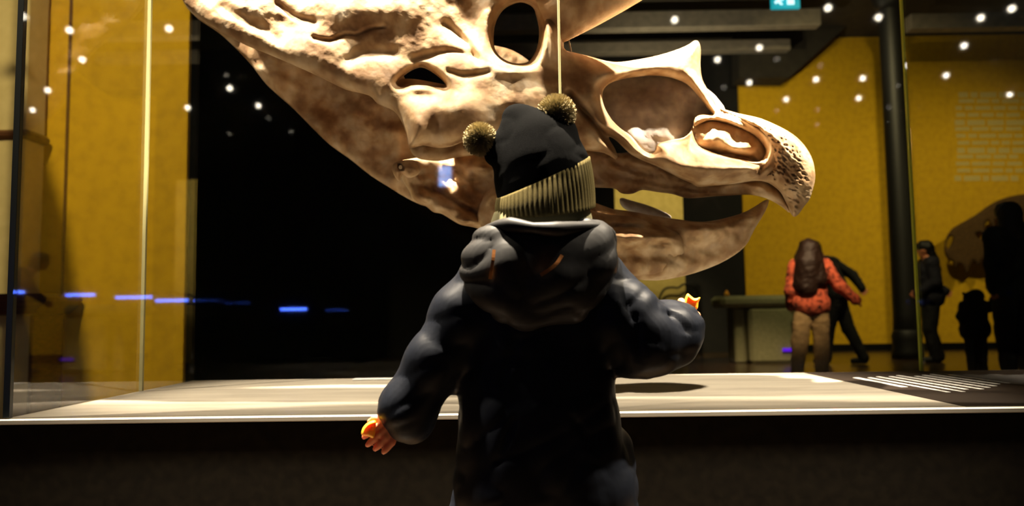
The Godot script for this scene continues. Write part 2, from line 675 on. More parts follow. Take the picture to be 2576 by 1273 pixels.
func make_materials() -> void:
	M.navy = textured([[0.0, Color(0.06, 0.07, 0.095)], [1.0, Color(0.085, 0.097, 0.125)]], 51, 0.05, 0.25, 0.45)
	M.navy.metallic_specular = 0.25
	M.hood = textured([[0.0, Color(0.115, 0.115, 0.12)], [1.0, Color(0.16, 0.157, 0.155)]], 52, 0.05, 0.25, 0.5)
	M.hood.metallic_specular = 0.3
	M.orange_tape = mat(Color(0.62, 0.38, 0.14), 0.5)
	M.knit_black = textured([[0.0, Color(0.02, 0.02, 0.025)], [1.0, Color(0.06, 0.062, 0.06)]], 53, 0.12, 0.06, 0.95, 0.15)
	M.knit_black.metallic_specular = 0.1
	M.knit_olive = textured([[0.0, Color(0.28, 0.25, 0.15)], [1.0, Color(0.44, 0.40, 0.26)]], 54, 0.1, 0.06, 0.95, 0.1)
	M.knit_olive.metallic_specular = 0.15
	M.collar = textured([[0.0, Color(0.40, 0.38, 0.26)], [1.0, Color(0.52, 0.50, 0.36)]], 55, 0.1, 0.06, 0.95, 0.1)
	M.fluff = mat(Color(0.62, 0.57, 0.43), 0.95)
	M.skin = mat(Color(0.82, 0.52, 0.36), 0.55)
	M.skin.subsurf_scatter_enabled = true
	M.skin.subsurf_scatter_strength = 0.3
	M.eye = mat(Color(0.12, 0.07, 0.04), 0.2)
	M.lip = mat(Color(0.65, 0.30, 0.25), 0.5)
	M.brown_hair = textured([[0.0, Color(0.10, 0.055, 0.03)], [1.0, Color(0.22, 0.12, 0.06)]], 56, 0.06, 0.3, 0.6)
	M.black_hair = mat(Color(0.035, 0.028, 0.025), 0.55)
	M.boot = mat(Color(0.05, 0.05, 0.055), 0.6)
	M.cheese = mat(Color(0.97, 0.72, 0.16), 0.5)
	M.cheese.subsurf_scatter_enabled = true
	M.cheese.subsurf_scatter_strength = 0.3
	M.coral = textured([[0.0, Color(0.10, 0.04, 0.04)], [0.27, Color(0.12, 0.04, 0.04)], [0.33, Color(0.82, 0.37, 0.25)], [1.0, Color(0.90, 0.46, 0.32)]], 57, 0.03, 0.55, 0.9, 0.0, 1)
	M.cream = textured([[0.0, Color(0.74, 0.62, 0.42)], [1.0, Color(0.86, 0.75, 0.54)]], 58, 0.04, 0.4, 0.9)
	M.night = mat(Color(0.07, 0.065, 0.07), 0.85)
	M.dark_green = mat(Color(0.05, 0.075, 0.055), 0.85)
	M.indigo = mat(Color(0.08, 0.075, 0.13), 0.85)
	M.olive_cloth = mat(Color(0.36, 0.29, 0.12), 0.85)
	M.iron = textured([[0.0, Color(0.045, 0.04, 0.035)], [1.0, Color(0.085, 0.078, 0.07)]], 59, 0.03, 0.5, 0.55)
	M.khaki = textured([[0.0, Color(0.62, 0.55, 0.30)], [1.0, Color(0.70, 0.62, 0.36)]], 60, 0.02, 0.8, 0.85)
	M.counter = textured([[0.0, Color(0.50, 0.50, 0.36)], [1.0, Color(0.58, 0.58, 0.43)]], 61, 0.03, 0.6, 0.8)
	M.wood = textured([[0.0, Color(0.20, 0.10, 0.04)], [0.5, Color(0.32, 0.18, 0.08)], [1.0, Color(0.42, 0.25, 0.11)]], 63, 0.02, 0.8, 0.5)
	M.wood.uv1_scale = Vector3(0.6, 6.0, 2.0)
	M.plaster = textured([[0.0, Color(0.78, 0.70, 0.50)], [1.0, Color(0.84, 0.76, 0.56)]], 64, 0.02, 0.9, 0.85)
	M.teal = glow(Color(0.05, 0.62, 0.66), 0.9)
	M.sign_white = glow(Color(0.85, 1.0, 1.0), 1.3)
	M.purple_glow = glow(Color(0.35, 0.06, 0.85), 1.0)
	M.blue_glow = glow(Color(0.38, 0.55, 1.0), 12.0)
	M.window_glow = glow(Color(0.55, 0.72, 1.0), 10.0)
	M.reflection_print = mat(Color(0.82, 0.74, 0.45), 0.8)  # pale tone standing for a blurred reflection
	M.shadow_brown = textured([[0.0, Color(0.24, 0.16, 0.03)], [1.0, Color(0.36, 0.25, 0.05)]], 65, 0.03, 0.5, 0.85)  # tone of shaded wall, for the skull-shaped shadow
	M.black_metal = mat(Color(0.03, 0.03, 0.03), 0.5, 0.6)
	M.lamp = glow(Color(1.0, 0.96, 0.86), 16.0)
	M.ochre = textured([[0.0, Color(0.80, 0.63, 0.015)], [0.5, Color(0.86, 0.68, 0.02)], [1.0, Color(0.89, 0.71, 0.03)]], 3, 0.02, 0.9, 0.85, 0.05)
	M.floor = textured([[0.0, Color(0.20, 0.15, 0.10)], [0.5, Color(0.27, 0.21, 0.14)], [1.0, Color(0.33, 0.26, 0.18)]], 5, 0.02, 1.4, 0.22)
	M.dark = textured([[0.0, Color(0.05, 0.045, 0.05)], [1.0, Color(0.09, 0.08, 0.08)]], 7, 0.02, 1.0, 0.9)
	M.ceiling = textured([[0.0, Color(0.16, 0.14, 0.11)], [1.0, Color(0.22, 0.20, 0.16)]], 8, 0.02, 1.5, 0.9)
	M.beam = textured([[0.0, Color(0.5, 0.47, 0.42)], [1.0, Color(0.6, 0.56, 0.5)]], 9, 0.02, 1.1, 0.9)
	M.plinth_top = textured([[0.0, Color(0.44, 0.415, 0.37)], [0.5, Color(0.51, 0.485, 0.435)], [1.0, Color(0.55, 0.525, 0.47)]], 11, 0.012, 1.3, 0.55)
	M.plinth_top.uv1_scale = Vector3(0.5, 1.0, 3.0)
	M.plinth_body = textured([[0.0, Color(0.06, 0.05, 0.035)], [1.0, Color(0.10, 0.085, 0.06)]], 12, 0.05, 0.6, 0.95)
	M.plinth_body.metallic_specular = 0.15
	M.label_panel = mat(Color(0.12, 0.095, 0.075), 0.7)
	M.label_panel.metallic_specular = 0.2
	M.white_print = mat(Color(0.72, 0.72, 0.70), 0.5)
	M.glass = glass(Color(0.9, 1.0, 0.95), 0.0)
	M.clear_glass = glass(Color(0.9, 1.0, 0.95), 0.0)      # anti-reflection coated
	M.clear_glass.metallic_specular = 0.12
	M.joint = mat(Color(0.62, 0.60, 0.42), 0.4)
	M.green_edge = mat(Color(0.62, 0.66, 0.22), 0.3)
	M.dark_edge = mat(Color(0.05, 0.06, 0.04), 0.3)
	var bone := [[0.0, Color(0.44, 0.31, 0.19)], [0.35, Color(0.62, 0.48, 0.33)], [0.55, Color(0.77, 0.65, 0.49)], [0.8, Color(0.87, 0.79, 0.66)], [1.0, Color(0.94, 0.89, 0.80)]]
	M.bone = textured(bone, 21, 0.016, 0.5, 0.62, 0.16, 5, 3.0)
	M.bone_grey = textured([[0.0, Color(0.55, 0.52, 0.50)], [1.0, Color(0.76, 0.73, 0.70)]], 25, 0.03, 0.4, 0.8, 0.06, 4)

# ------------------------------------------------------------------ hall
func wall_box(called: String, a: Vector3, b: Vector3, m: Material) -> MeshInstance3D:
	return struct(called, box_mesh((a + b) / 2.0, (b - a).abs(), 0.002), m)

func room() -> void:
	wall_box("floor", Vector3(-13, -0.2, -13.4), Vector3(13, 0, 14.2), M.floor)
	var ceil := wall_box("ceiling", Vector3(-13, 5.2, -13.4), Vector3(13, 5.4, 14.2), M.ceiling)
	wall_box("wall_side", Vector3(-13.2, -0.2, -13.4), Vector3(-13, 5.4, 14.2), M.dark)
	wall_box("wall_side", Vector3(13, -0.2, -13.4), Vector3(13.2, 5.4, 14.2), M.dark)
	wall_box("wall_rear", Vector3(-13, -0.2, 14.0), Vector3(13, 5.4, 14.2), M.dark)
	# far wall: a black stretch, then the ochre one
	var split := at(1868, 500, 12.7).x
	wall_box("wall_dark", Vector3(-13, 0, -13.2), Vector3(split, 5.2, -12.75), M.dark)
	wall_box("wall_far", Vector3(split, 0, -13.2), Vector3(13, 5.2, -12.7), M.ochre)
	wall_box("baseboard_far", Vector3(split + 0.02, 0, -12.72), Vector3(13, 0.11, -12.67), M.black_metal)
	# near ochre partition
	var edge := at(468, 500, 5.0).x
	wall_box("wall_partition", Vector3(-8.5, 0, -5.04), Vector3(edge, 4.6, -5.0), M.ochre)

func case_and_plinth() -> void:
	var x0 := -1.25
	var x1 := 1.95
	var zf := -1.84
	var zb := -2.93
	var top := 0.437
	var t := thing("display_plinth", "low dark display plinth with a pale lit top under the skull", "plinth", Vector3(0, 0, -2.4))
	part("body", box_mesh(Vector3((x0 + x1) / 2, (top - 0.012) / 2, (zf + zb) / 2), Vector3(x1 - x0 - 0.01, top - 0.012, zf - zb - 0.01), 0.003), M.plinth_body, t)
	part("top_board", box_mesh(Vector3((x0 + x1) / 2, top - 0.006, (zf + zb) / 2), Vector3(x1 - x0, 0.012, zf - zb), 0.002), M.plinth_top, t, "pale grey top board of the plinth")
	# dark caption board with rows of white print
	var c := part("caption_board", box_mesh(Vector3((1.038 + x1) / 2, top - 0.0015, (zf - 0.012 + zb) / 2), Vector3(x1 - 1.038 - 0.004, 0.004, zf - zb - 0.03), 0.001), M.label_panel, t, "dark brown caption board with rows of white print")
	var rng := RandomNumberGenerator.new()
	rng.seed = 5
	var strokes := []
	for row in 9:
		var x := 1.13 + row * 0.044
		var z0 := -2.15 - 0.035 * row + rng.randf() * 0.04
		var z := z0
		var stop := -2.66 - 0.01 * row
		if row == 0:
			z = -2.34
		while z > stop:
			var l := rng.randf_range(0.02, 0.06)
			strokes.append(box_mesh(Vector3(x, top + 0.0008, z - l / 2), Vector3(0.02 if row == 0 else 0.013, 0.001, l), 0.0002))
			z -= l + 0.008
	var pr := part("print", joined(strokes), M.white_print, c, "rows of small white print")
	pr.set_meta("kind", "stuff")
	var card := thing("label_card", "small white card lying at the back edge of the plinth", "card", Vector3(at(946, 951, 2.86).x, top, -2.86))
	part("sheet", box_mesh(Vector3(at(946, 951, 2.86).x, top + 0.003, -2.86), Vector3(0.165, 0.004, 0.05), 0.0008), M.white_print, card)
	# glass
	var g := thing("glass_case", "tall clear glass case standing on the plinth round the skull", "glass case", Vector3(0, top, -2.4))
	var hgt := 2.6
	var yc := top + 0.002 + hgt / 2
	var th := 0.010
	var xr := 1.47
	var seam := at(1410, 300, 1.86).x
	for s in [[x0 + 0.02, seam - 0.003], [seam + 0.003, xr]]:
		part("front_pane", box_mesh(Vector3((s[0] + s[1]) / 2, yc, zf - 0.02), Vector3(s[1] - s[0], hgt, th), 0.001), M.glass, g)
	for s in [[zf - 0.03, -2.51], [-2.516, zb + 0.025]]:
		part("side_pane", box_mesh(Vector3(x0 + 0.015, yc, (s[0] + s[1]) / 2), Vector3(th, hgt, s[0] - s[1]), 0.001), M.glass, g)
	part("side_pane", box_mesh(Vector3(xr, yc, (zf + zb) / 2), Vector3(th, hgt, zf - zb - 0.06), 0.001), M.glass, g)
	part("back_pane", box_mesh(Vector3((x0 + xr) / 2, yc, zb + 0.02), Vector3(xr - x0 - 0.04, hgt, th), 0.001), M.clear_glass, g)
	part("seam", box_mesh(Vector3(seam, yc, zf - 0.02), Vector3(0.0055, hgt, 0.012), 0.001), M.joint, g, "pale seam between the two front panes")
	part("seam", box_mesh(Vector3(x0 + 0.015, yc, -2.513), Vector3(0.012, hgt, 0.010), 0.001), M.joint, g, "pale upright seam in the side glass")
	part("corner_seam", box_mesh(Vector3(xr, yc, zb + 0.02), Vector3(0.010, hgt, 0.012), 0.001), M.green_edge, g, "greenish edge of the glass at the far corner")
	part("corner_seam", box_mesh(Vector3(x0 + 0.015, yc, zf - 0.022), Vector3(0.016, hgt, 0.014), 0.001), M.dark_edge, g, "dark edge of the glass at the near corner")

# ------------------------------------------------------------------ skull
func skull() -> void:
	var t := thing("dinosaur_skull", "huge pale horned dinosaur skull with hooked beak inside the glass case", "skull", Vector3(0, 0.437, -2.4))
	# near side of the frill and face, one carved piece
	var face := shell({
		"outline": V([
			461, 0, 478, 24, 504, 47, 555, 80, 617, 113, 664, 132, 730, 160, 777, 181, 824, 203, 871, 226, 928, 240, 951, 262, 989, 278, 1008, 302, 1022, 339, 1030, 372,
			1064, 366, 1100, 372, 1137, 368, 1180, 352, 1250, 345, 1330, 350, 1400, 362, 1470, 378, 1520, 385, 1552, 402, 1548, 376, 1530, 345, 1548, 352, 1575, 378, 1598, 395, 1651, 418, 1710, 448, 1741, 462,
			1755, 470, 1790, 468, 1850, 462, 1900, 455, 1934, 460, 1962, 482, 1978, 512, 1992, 542, 2006, 540, 2022, 518, 2036, 499, 2048, 460, 2049, 430, 2040, 395, 2016, 359, 1981, 330, 1916, 300, 1857, 286, 1813, 274,
			1798, 257, 1783, 230, 1767, 200, 1762, 165, 1763, 124, 1758, 106, 1748, 102, 1727, 115, 1680, 133, 1621, 147, 1562, 156, 1527, 154, 1480, 141, 1445, 132, 1418, 120,
			1425, 60, 1430, 0, 1400, -60, 1320, -100, 1240, -120, 1180, -190, 1120, -300, 1020, -390, 880, -440, 720, -430, 570, -370, 470, -280, 415, -170, 420, -80]),
		"holes": [
			[V([1242, 100, 1244, 70, 1255, 40, 1275, 18, 1310, 6, 1340, 18, 1350, 45, 1356, 80, 1352, 118, 1338, 146, 1322, 158, 1290, 158, 1262, 145, 1246, 125]), 26],
			[V([998, 212, 1010, 196, 1035, 178, 1062, 170, 1090, 184, 1112, 202, 1121, 218, 1100, 218, 1070, 212, 1035, 212, 1012, 218]), 20],
			[V([1515, 240, 1522, 220, 1545, 205, 1590, 195, 1645, 190, 1690, 196, 1728, 212, 1757, 242, 1778, 270, 1792, 288, 1768, 285, 1748, 296, 1742, 325, 1720, 346, 1690, 352, 1655, 362, 1650, 378, 1636, 387, 1612, 372, 1588, 342, 1562, 324, 1538, 300, 1520, 268]), 34],
			[V([1743, 330, 1757, 313, 1790, 303, 1828, 310, 1864, 324, 1898, 342, 1918, 362, 1926, 380, 1920, 398, 1904, 407, 1870, 402, 1830, 394, 1790, 382, 1756, 366]), 26]],
		"rim": 46, "cell": 5.0,
		"ctrl": [[480, -60, 2.10, 0.02, 0.03], [620, 80, 2.08, 0.03, 0.03], [800, 170, 2.07, 0.04, 0.03], [980, 260, 2.07, 0.05, 0.03], [1030, 350, 2.06, 0.05, 0.03],
			[700, -200, 2.22, 0.06, 0.03], [900, -100, 2.15, 0.07, 0.03], [900, 60, 2.12, 0.07, 0.03], [1060, 120, 2.14, 0.09, 0.04], [1150, 200, 2.10, 0.09, 0.04], [1050, 300, 2.06, 0.07, 0.04], [1150, 300, 2.06, 0.09, 0.05],
			[1180, 30, 2.18, 0.10, 0.05], [1300, 250, 2.10, 0.10, 0.06], [1420, 250, 2.16, 0.09, 0.06], [1400, 100, 2.18, 0.12, 0.06], [1300, -80, 2.15, 0.12, 0.1],
			[1480, 200, 2.24, 0.11, 0.06], [1500, 300, 2.22, 0.10, 0.06], [1550, 370, 2.22, 0.08, 0.06], [1600, 175, 2.30, 0.09, 0.07], [1740, 150, 2.32, 0.07, 0.06],
			[1680, 400, 2.24, 0.09, 0.05], [1780, 430, 2.25, 0.10, 0.06], [1700, 340, 2.26, 0.06, 0.05], [1790, 250, 2.32, 0.07, 0.06], [1880, 430, 2.26, 0.10, 0.06], [1880, 320, 2.30, 0.09, 0.07], [1980, 400, 2.30, 0.12, 0.12], [2010, 500, 2.32, 0.06, 0.06]],
		"grooves": [
			[V([1432, 236, 1470, 285, 1520, 340, 1555, 385]), 0.055, 7], [V([1808, 282, 1850, 300, 1895, 330, 1922, 365, 1927, 400, 1910, 432]), 0.03, 6],
			[V([790, 95, 830, 102, 870, 88, 900, 90, 930, 74, 965, 70]), 0.012, 5], [V([700, 10, 740, 40, 790, 55]), 0.01, 8], [V([1120, 60, 1165, 100, 1200, 150]), 0.018, 10], [V([1040, 150, 1080, 140, 1130, 130, 1190, 140]), 0.014, 9],
			[V([880, 150, 920, 130, 990, 135]), 0.014, 16], [V([1130, 180, 1170, 190, 1230, 180]), 0.012, 8], [V([560, 20, 640, 60, 700, 100]), 0.008, 14],
			[V([1745, 462, 1800, 455, 1880, 440]), 0.02, 10], [V([1410, 225, 1440, 245, 1480, 290]), 0.02, 16]],
		"bumps": [[1375, 110, 26, 50, 0.03], [1300, 178, 50, 16, 0.03], [1230, 60, 22, 60, 0.02], [1080, 240, 60, 20, -0.03], [1150, 260, 70, 40, 0.03], [1050, 330, 28, 50, 0.04], [1560, 190, 60, 20, 0.02], [1700, 420, 90, 22, 0.03], [1850, 425, 70, 20, 0.02], [940, 20, 120, 40, 0.02], [700, 60, 80, 30, -0.012]],
		"rough": 0.0018, "seed": 3})
	part("face_and_frill", face, M.bone, t)
	part("beak_bone", shell({"outline": V([1806, 272, 1857, 285, 1916, 299, 1981, 329, 2017, 358, 2041, 394, 2050, 430, 2049, 460, 2037, 500, 2023, 519, 2007, 541, 1993, 543, 1979, 513, 1963, 483, 1935, 461, 1912, 452, 1922, 425, 1930, 398, 1924, 364, 1898, 330, 1856, 300]), "rim": 44, "cell": 3.5,
		"ctrl": [[1830, 282, 2.30, 0.085, 0.07], [1900, 310, 2.29, 0.11, 0.08], [1940, 400, 2.28, 0.12, 0.08], [1990, 380, 2.29, 0.14, 0.12], [1990, 460, 2.30, 0.125, 0.1], [2010, 510, 2.32, 0.075, 0.06]], "rough": 0.003, "pits": 0.028, "seed": 5}), M.bone, t)
	# nostril wall and inner bones, seen through the openings
	part("nasal_wall", shell({"outline": V([1490, 200, 1640, 165, 1770, 215, 1830, 290, 1780, 330, 1700, 375, 1640, 400, 1570, 360, 1500, 290]), "rim": 30, "cell": 8.0,
		"ctrl": [[1500, 280, 2.37, 0.04, 0.03], [1640, 280, 2.33, 0.04, 0.03], [1780, 290, 2.38, 0.03, 0.03], [1620, 210, 2.41, 0.03, 0.03], [1640, 350, 2.31, 0.04, 0.03]], "bumps": [[1588, 345, 22, 26, 0.05]], "rough": 0.006, "seed": 8}), M.bone_grey, t, "rough grey inner wall of the nostril")
	part("nasal_turbinate", shell({"outline": V([1735, 340, 1760, 305, 1830, 300, 1900, 330, 1940, 385, 1920, 420, 1850, 412, 1780, 395]), "rim": 24, "cell": 6.0,
		"ctrl": [[1760, 340, 2.33, 0.06, 0.03], [1840, 360, 2.31, 0.05, 0.03], [1900, 390, 2.34, 0.04, 0.03]], "bumps": [[1800, 350, 34, 18, 0.05], [1870, 372, 30, 14, 0.04]], "grooves": [[V([1770, 378, 1830, 388, 1890, 400]), 0.04, 7]], "rough": 0.014, "seed": 12}), M.bone, t, "lumpy bone inside the second nostril opening")
	part("eye_socket_floor", shell({"outline": V([1225, 118, 1262, 118, 1300, 132, 1336, 160, 1320, 185, 1250, 175]), "rim": 14, "cell": 5.0, "ctrl": [[1280, 150, 2.42, 0.02, 0.03]], "rough": 0.003, "seed": 4}), M.bone, t, "smooth bone at the bottom of the eye socket")
	part("cheek_opening_floor", shell({"outline": V([985, 205, 1030, 198, 1080, 205, 1130, 218, 1120, 250, 1050, 262, 990, 240]), "rim": 14, "cell": 5.0, "ctrl": [[1060, 230, 2.16, 0.02, 0.03]], "rough": 0.003, "seed": 5}), M.bone, t, "smooth bone below the cheek opening")
	# brain case fills the skull between the two sides
	part("brain_case", shell({"outline": V([1130, 230, 1200, 190, 1400, 200, 1480, 260, 1500, 360, 1400, 400, 1250, 390, 1150, 350]), "rim": 40, "cell": 12.0, "ctrl": [[1300, 300, 2.42, 0.14, 0.16]], "rough": 0.008, "seed": 6}), M.bone, t)
	# horns
	var hp := []
	var hr := []
	for i in 13:
		var f := i / 12.0
		hp.append(at(1365 + 640 * f, 40 - 300 * f - 60 * f * f, 2.14 - 0.14 * f))
		hr.append(0.092 * (1.0 - 0.8 * f * f))
	part("brow_horn", tube(hp, hr, 20), M.bone, t)
	for i in 13:
		var f := i / 12.0
		hp[i] = at(1400 + 560 * f, -10 - 260 * f - 50 * f * f, 2.62 + 0.12 * f)
	part("brow_horn", tube(hp, hr, 20), M.bone, t)
	# far half of the frill, its hollow underside towards us
	part("frill_underside", shell({"outline": V([470, 20, 560, 90, 622, 152, 645, 180, 668, 210, 700, 240, 740, 275, 790, 326, 832, 366, 880, 400, 930, 440, 980, 472, 1030, 502, 1080, 520, 1130, 500, 1120, 400, 1060, 280, 1000, 150, 980, 0, 960, -200, 880, -400, 720, -430, 560, -360, 460, -250, 430, -100]), "rim": 22, "cell": 9.0,
		"ctrl": [[620, 150, 2.62, 0.02, 0.02], [800, 330, 2.66, 0.02, 0.02], [1000, 480, 2.62, 0.02, 0.03], [800, 250, 2.72, 0.02, 0.02], [950, 350, 2.66, 0.03, 0.02], [1000, 100, 2.6, 0.02, 0.02], [700, -200, 2.5, 0.02, 0.02], [900, -300, 2.4, 0.02, 0.02]],
		"bumps": [[1000, 330, 40, 30, 0.05], [1010, 400, 30, 60, 0.05]], "rough": 0.008, "seed": 15}), M.bone, t, "hollow underside of the bony frill")
	# roof between the two halves of the frill
	var ridge := [[430, -120, 2.12, 2.78, 100], [560, -345, 2.2, 2.8, 40], [860, -430, 2.24, 2.8, 0], [1090, -310, 2.24, 2.8, 0], [1160, -150, 2.24, 2.8, 0], [1250, -108, 2.2, 2.75, 0], [1330, -85, 2.2, 2.72, 0], [1412, -40, 2.22, 2.7, 0], [1424, 60, 2.22, 2.66, 0], [1440, 142, 2.24, 2.64, 0], [1490, 154, 2.26, 2.6, 0], [1560, 168, 2.28, 2.58, 0], [1680, 146, 2.3, 2.55, 0], [1745, 122, 2.3, 2.5, 0], [1764, 205, 2.32, 2.5, 0], [1795, 272, 2.3, 2.48, 0], [1860, 300, 2.3, 2.46, 0]]
	var rp := PackedVector3Array()
	var rq := PackedVector3Array()
	for r in ridge:
		rp.append(at(r[0], r[1], r[2]))
		rq.append(at(r[0] + r[4], r[1], r[3]))
	var rv := PackedVector3Array()
	var ri := PackedInt32Array()
	for i in rp.size():
		rv.append_array([rp[i], (rp[i] + rq[i]) / 2 + Vector3(0, 0.05 if i < 5 else 0.0, 0), rq[i], (rp[i] + rq[i]) / 2 + Vector3(0, 0.02 if i < 5 else -0.02, 0)])
	for i in rp.size() - 1:
		for k in 4:
			var a := i * 4 + k
			var b := i * 4 + (k + 1) % 4
			ri.append_array([a, b, b + 4, a, b + 4, a + 4])
	part("skull_roof", mesh_of(rv, ri), M.bone, t)
	# upper jaw below the lit ridge, with the tooth row
	part("upper_jaw", shell({"outline": V([1180, 345, 1300, 350, 1420, 360, 1540, 385, 1600, 385, 1700, 430, 1760, 455, 1850, 450, 1930, 455, 1975, 500, 1990, 538, 1966, 520, 1930, 500, 1887, 490, 1840, 492, 1798, 494, 1740, 499, 1716, 496, 1690, 488, 1651, 483, 1615, 478, 1590, 488, 1562, 486, 1545, 474, 1498, 472, 1440, 470, 1360, 450, 1260, 430, 1200, 400]), "rim": 26, "cell": 6.0,
		"ctrl": [[1250, 390, 2.40, 0.08, 0.1], [1450, 420, 2.38, 0.07, 0.1], [1600, 440, 2.36, 0.05, 0.1], [1700, 470, 2.36, 0.05, 0.08], [1850, 475, 2.34, 0.05, 0.06], [1970, 510, 2.33, 0.03, 0.03]],
		"grooves": [[V([1520, 430, 1600, 450, 1700, 470, 1800, 480, 1900, 478]), 0.02, 8], [V([1540, 405, 1580, 425, 1640, 440]), 0.03, 10]], "rough": 0.012, "seed": 31}), M.bone, t, "upper jaw above the tooth row")
	# lower jaw
	part("dentary", shell({"outline": V([1240, 470, 1330, 470, 1420, 500, 1498, 532, 1540, 540, 1590, 545, 1640, 560, 1690, 574, 1716, 590, 1729, 618, 1724, 650, 1702, 674, 1660, 690, 1600, 695, 1540, 692, 1440, 668, 1320, 628, 1230, 590, 1200, 540]), "rim": 52, "cell": 6.0,
		"ctrl": [[1260, 540, 2.32, 0.08, 0.08], [1450, 590, 2.30, 0.10, 0.08], [1600, 595, 2.30, 0.10, 0.08], [1600, 660, 2.33, 0.045, 0.08], [1450, 640, 2.33, 0.05, 0.08], [1700, 610, 2.31, 0.08, 0.07], [1690, 655, 2.33, 0.045, 0.07]],
		"bumps": [[1580, 596, 130, 13, 0.05], [1560, 640, 120, 14, -0.02]], "grooves": [[V([1540, 570, 1610, 572, 1690, 580]), 0.03, 6], [V([1640, 614, 1680, 612]), 0.02, 6]], "rough": 0.01, "seed": 33}), M.bone, t)
	part("predentary", shell({"outline": V([1480, 520, 1540, 526, 1590, 532, 1630, 540, 1680, 548, 1716, 553, 1769, 558, 1828, 548, 1881, 530, 1932, 500, 1926, 530, 1898, 577, 1875, 619, 1828, 654, 1769, 680, 1710, 697, 1651, 706, 1592, 702, 1540, 694, 1480, 680]), "rim": 34, "cell": 6.0,
		"ctrl": [[1520, 600, 2.36, 0.05, 0.06], [1650, 600, 2.36, 0.06, 0.06], [1770, 575, 2.35, 0.12, 0.08], [1790, 640, 2.38, 0.055, 0.08], [1840, 560, 2.36, 0.10, 0.06], [1870, 600, 2.38, 0.05, 0.06], [1910, 530, 2.38, 0.03, 0.03]],
		"bumps": [[1760, 566, 60, 14, 0.04], [1850, 545, 60, 10, 0.03]], "rough": 0.008, "seed": 37}), M.bone, t)
	part("inner_jaw_splint", shell({"outline": V([1560, 498, 1590, 505, 1640, 520, 1690, 545, 1660, 556, 1600, 540, 1565, 520]), "rim": 10, "cell": 5.0, "ctrl": [[1620, 525, 2.56, 0.02, 0.02]], "rough": 0.004, "seed": 39}), M.bone_grey, t)
	part("rear_jaw", shell({"outline": V([1000, 410, 1060, 396, 1140, 392, 1240, 385, 1330, 420, 1330, 600, 1250, 592, 1196, 573, 1160, 566, 1137, 554, 1111, 538, 1090, 534, 1070, 518, 1040, 505, 1030, 482, 1010, 450]), "rim": 26, "cell": 6.0,
		"ctrl": [[1040, 450, 2.40, 0.06, 0.08], [1120, 440, 2.44, 0.05, 0.08], [1200, 480, 2.42, 0.06, 0.08], [1150, 540, 2.38, 0.07, 0.08], [1280, 520, 2.36, 0.08, 0.08]],
		"bumps": [[1070, 500, 26, 14, 0.03], [1170, 560, 40, 12, 0.05], [1215, 425, 24, 14, 0.06]], "grooves": [[V([1060, 470, 1110, 490, 1180, 530]), 0.02, 7], [V([1130, 500, 1200, 540]), 0.02, 6]], "rough": 0.016, "seed": 41}), M.bone, t)
	part("jaw_joint", shell({"outline": V([986, 424, 992, 410, 1010, 404, 1036, 402, 1052, 410, 1058, 428, 1048, 442, 1028, 448, 1012, 440, 1006, 456, 994, 446]), "rim": 22, "cell": 4.0, "ctrl": [[1020, 425, 2.14, 0.05, 0.06]], "holes": [[V([1003, 418, 1010, 415, 1012, 424, 1005, 426]), 5]], "rough": 0.008, "seed": 43}), M.bone, t)
	part("quadrate", shell({"outline": V([1030, 372, 1050, 350, 1120, 340, 1190, 345, 1200, 385, 1150, 396, 1106, 405, 1064, 402, 1044, 394]), "rim": 24, "cell": 5.0, "ctrl": [[1060, 375, 2.24, 0.06, 0.05], [1150, 370, 2.28, 0.05, 0.05]], "rough": 0.005, "seed": 44}), M.bone, t)
	# steel mount, behind the toddler
	part("mount_post", tube([at(1400, 660, 2.38), Vector3(at(1400, 660, 2.38).x, 0.439, -2.38)], [0.014, 0.014], 12), M.black_metal, t)
	part("mount_foot", lathe(Vector3(at(1400, 660, 2.38).x, 0.439, -2.38), [[0.0, 0.0], [0.09, 0.0], [0.09, 0.01], [0.016, 0.014], [0.0, 0.014]], 24), M.black_metal, t)

# ------------------------------------------------------------------ the rest of the hall
func pixel_box(x0: float, y0: float, x1: float, y1: float, d: float, thick: float, bevel := 0.01) -> ArrayMesh:
	var a := at(x0, y1, d)
	var b := at(x1, y0, d)
	var a2 := at(x0, y0, d)
	var b2 := at(x1, y1, d)
	var lo := Vector3((a.x + a2.x) / 2, (a.y + b2.y) / 2, -d)
	var hi := Vector3((b.x + b2.x) / 2, (b.y + a2.y) / 2, -d)
	return box_mesh((lo + hi) / 2 - Vector3(0, 0, thick / 2), Vector3(hi.x - lo.x, hi.y - lo.y, thick), bevel)

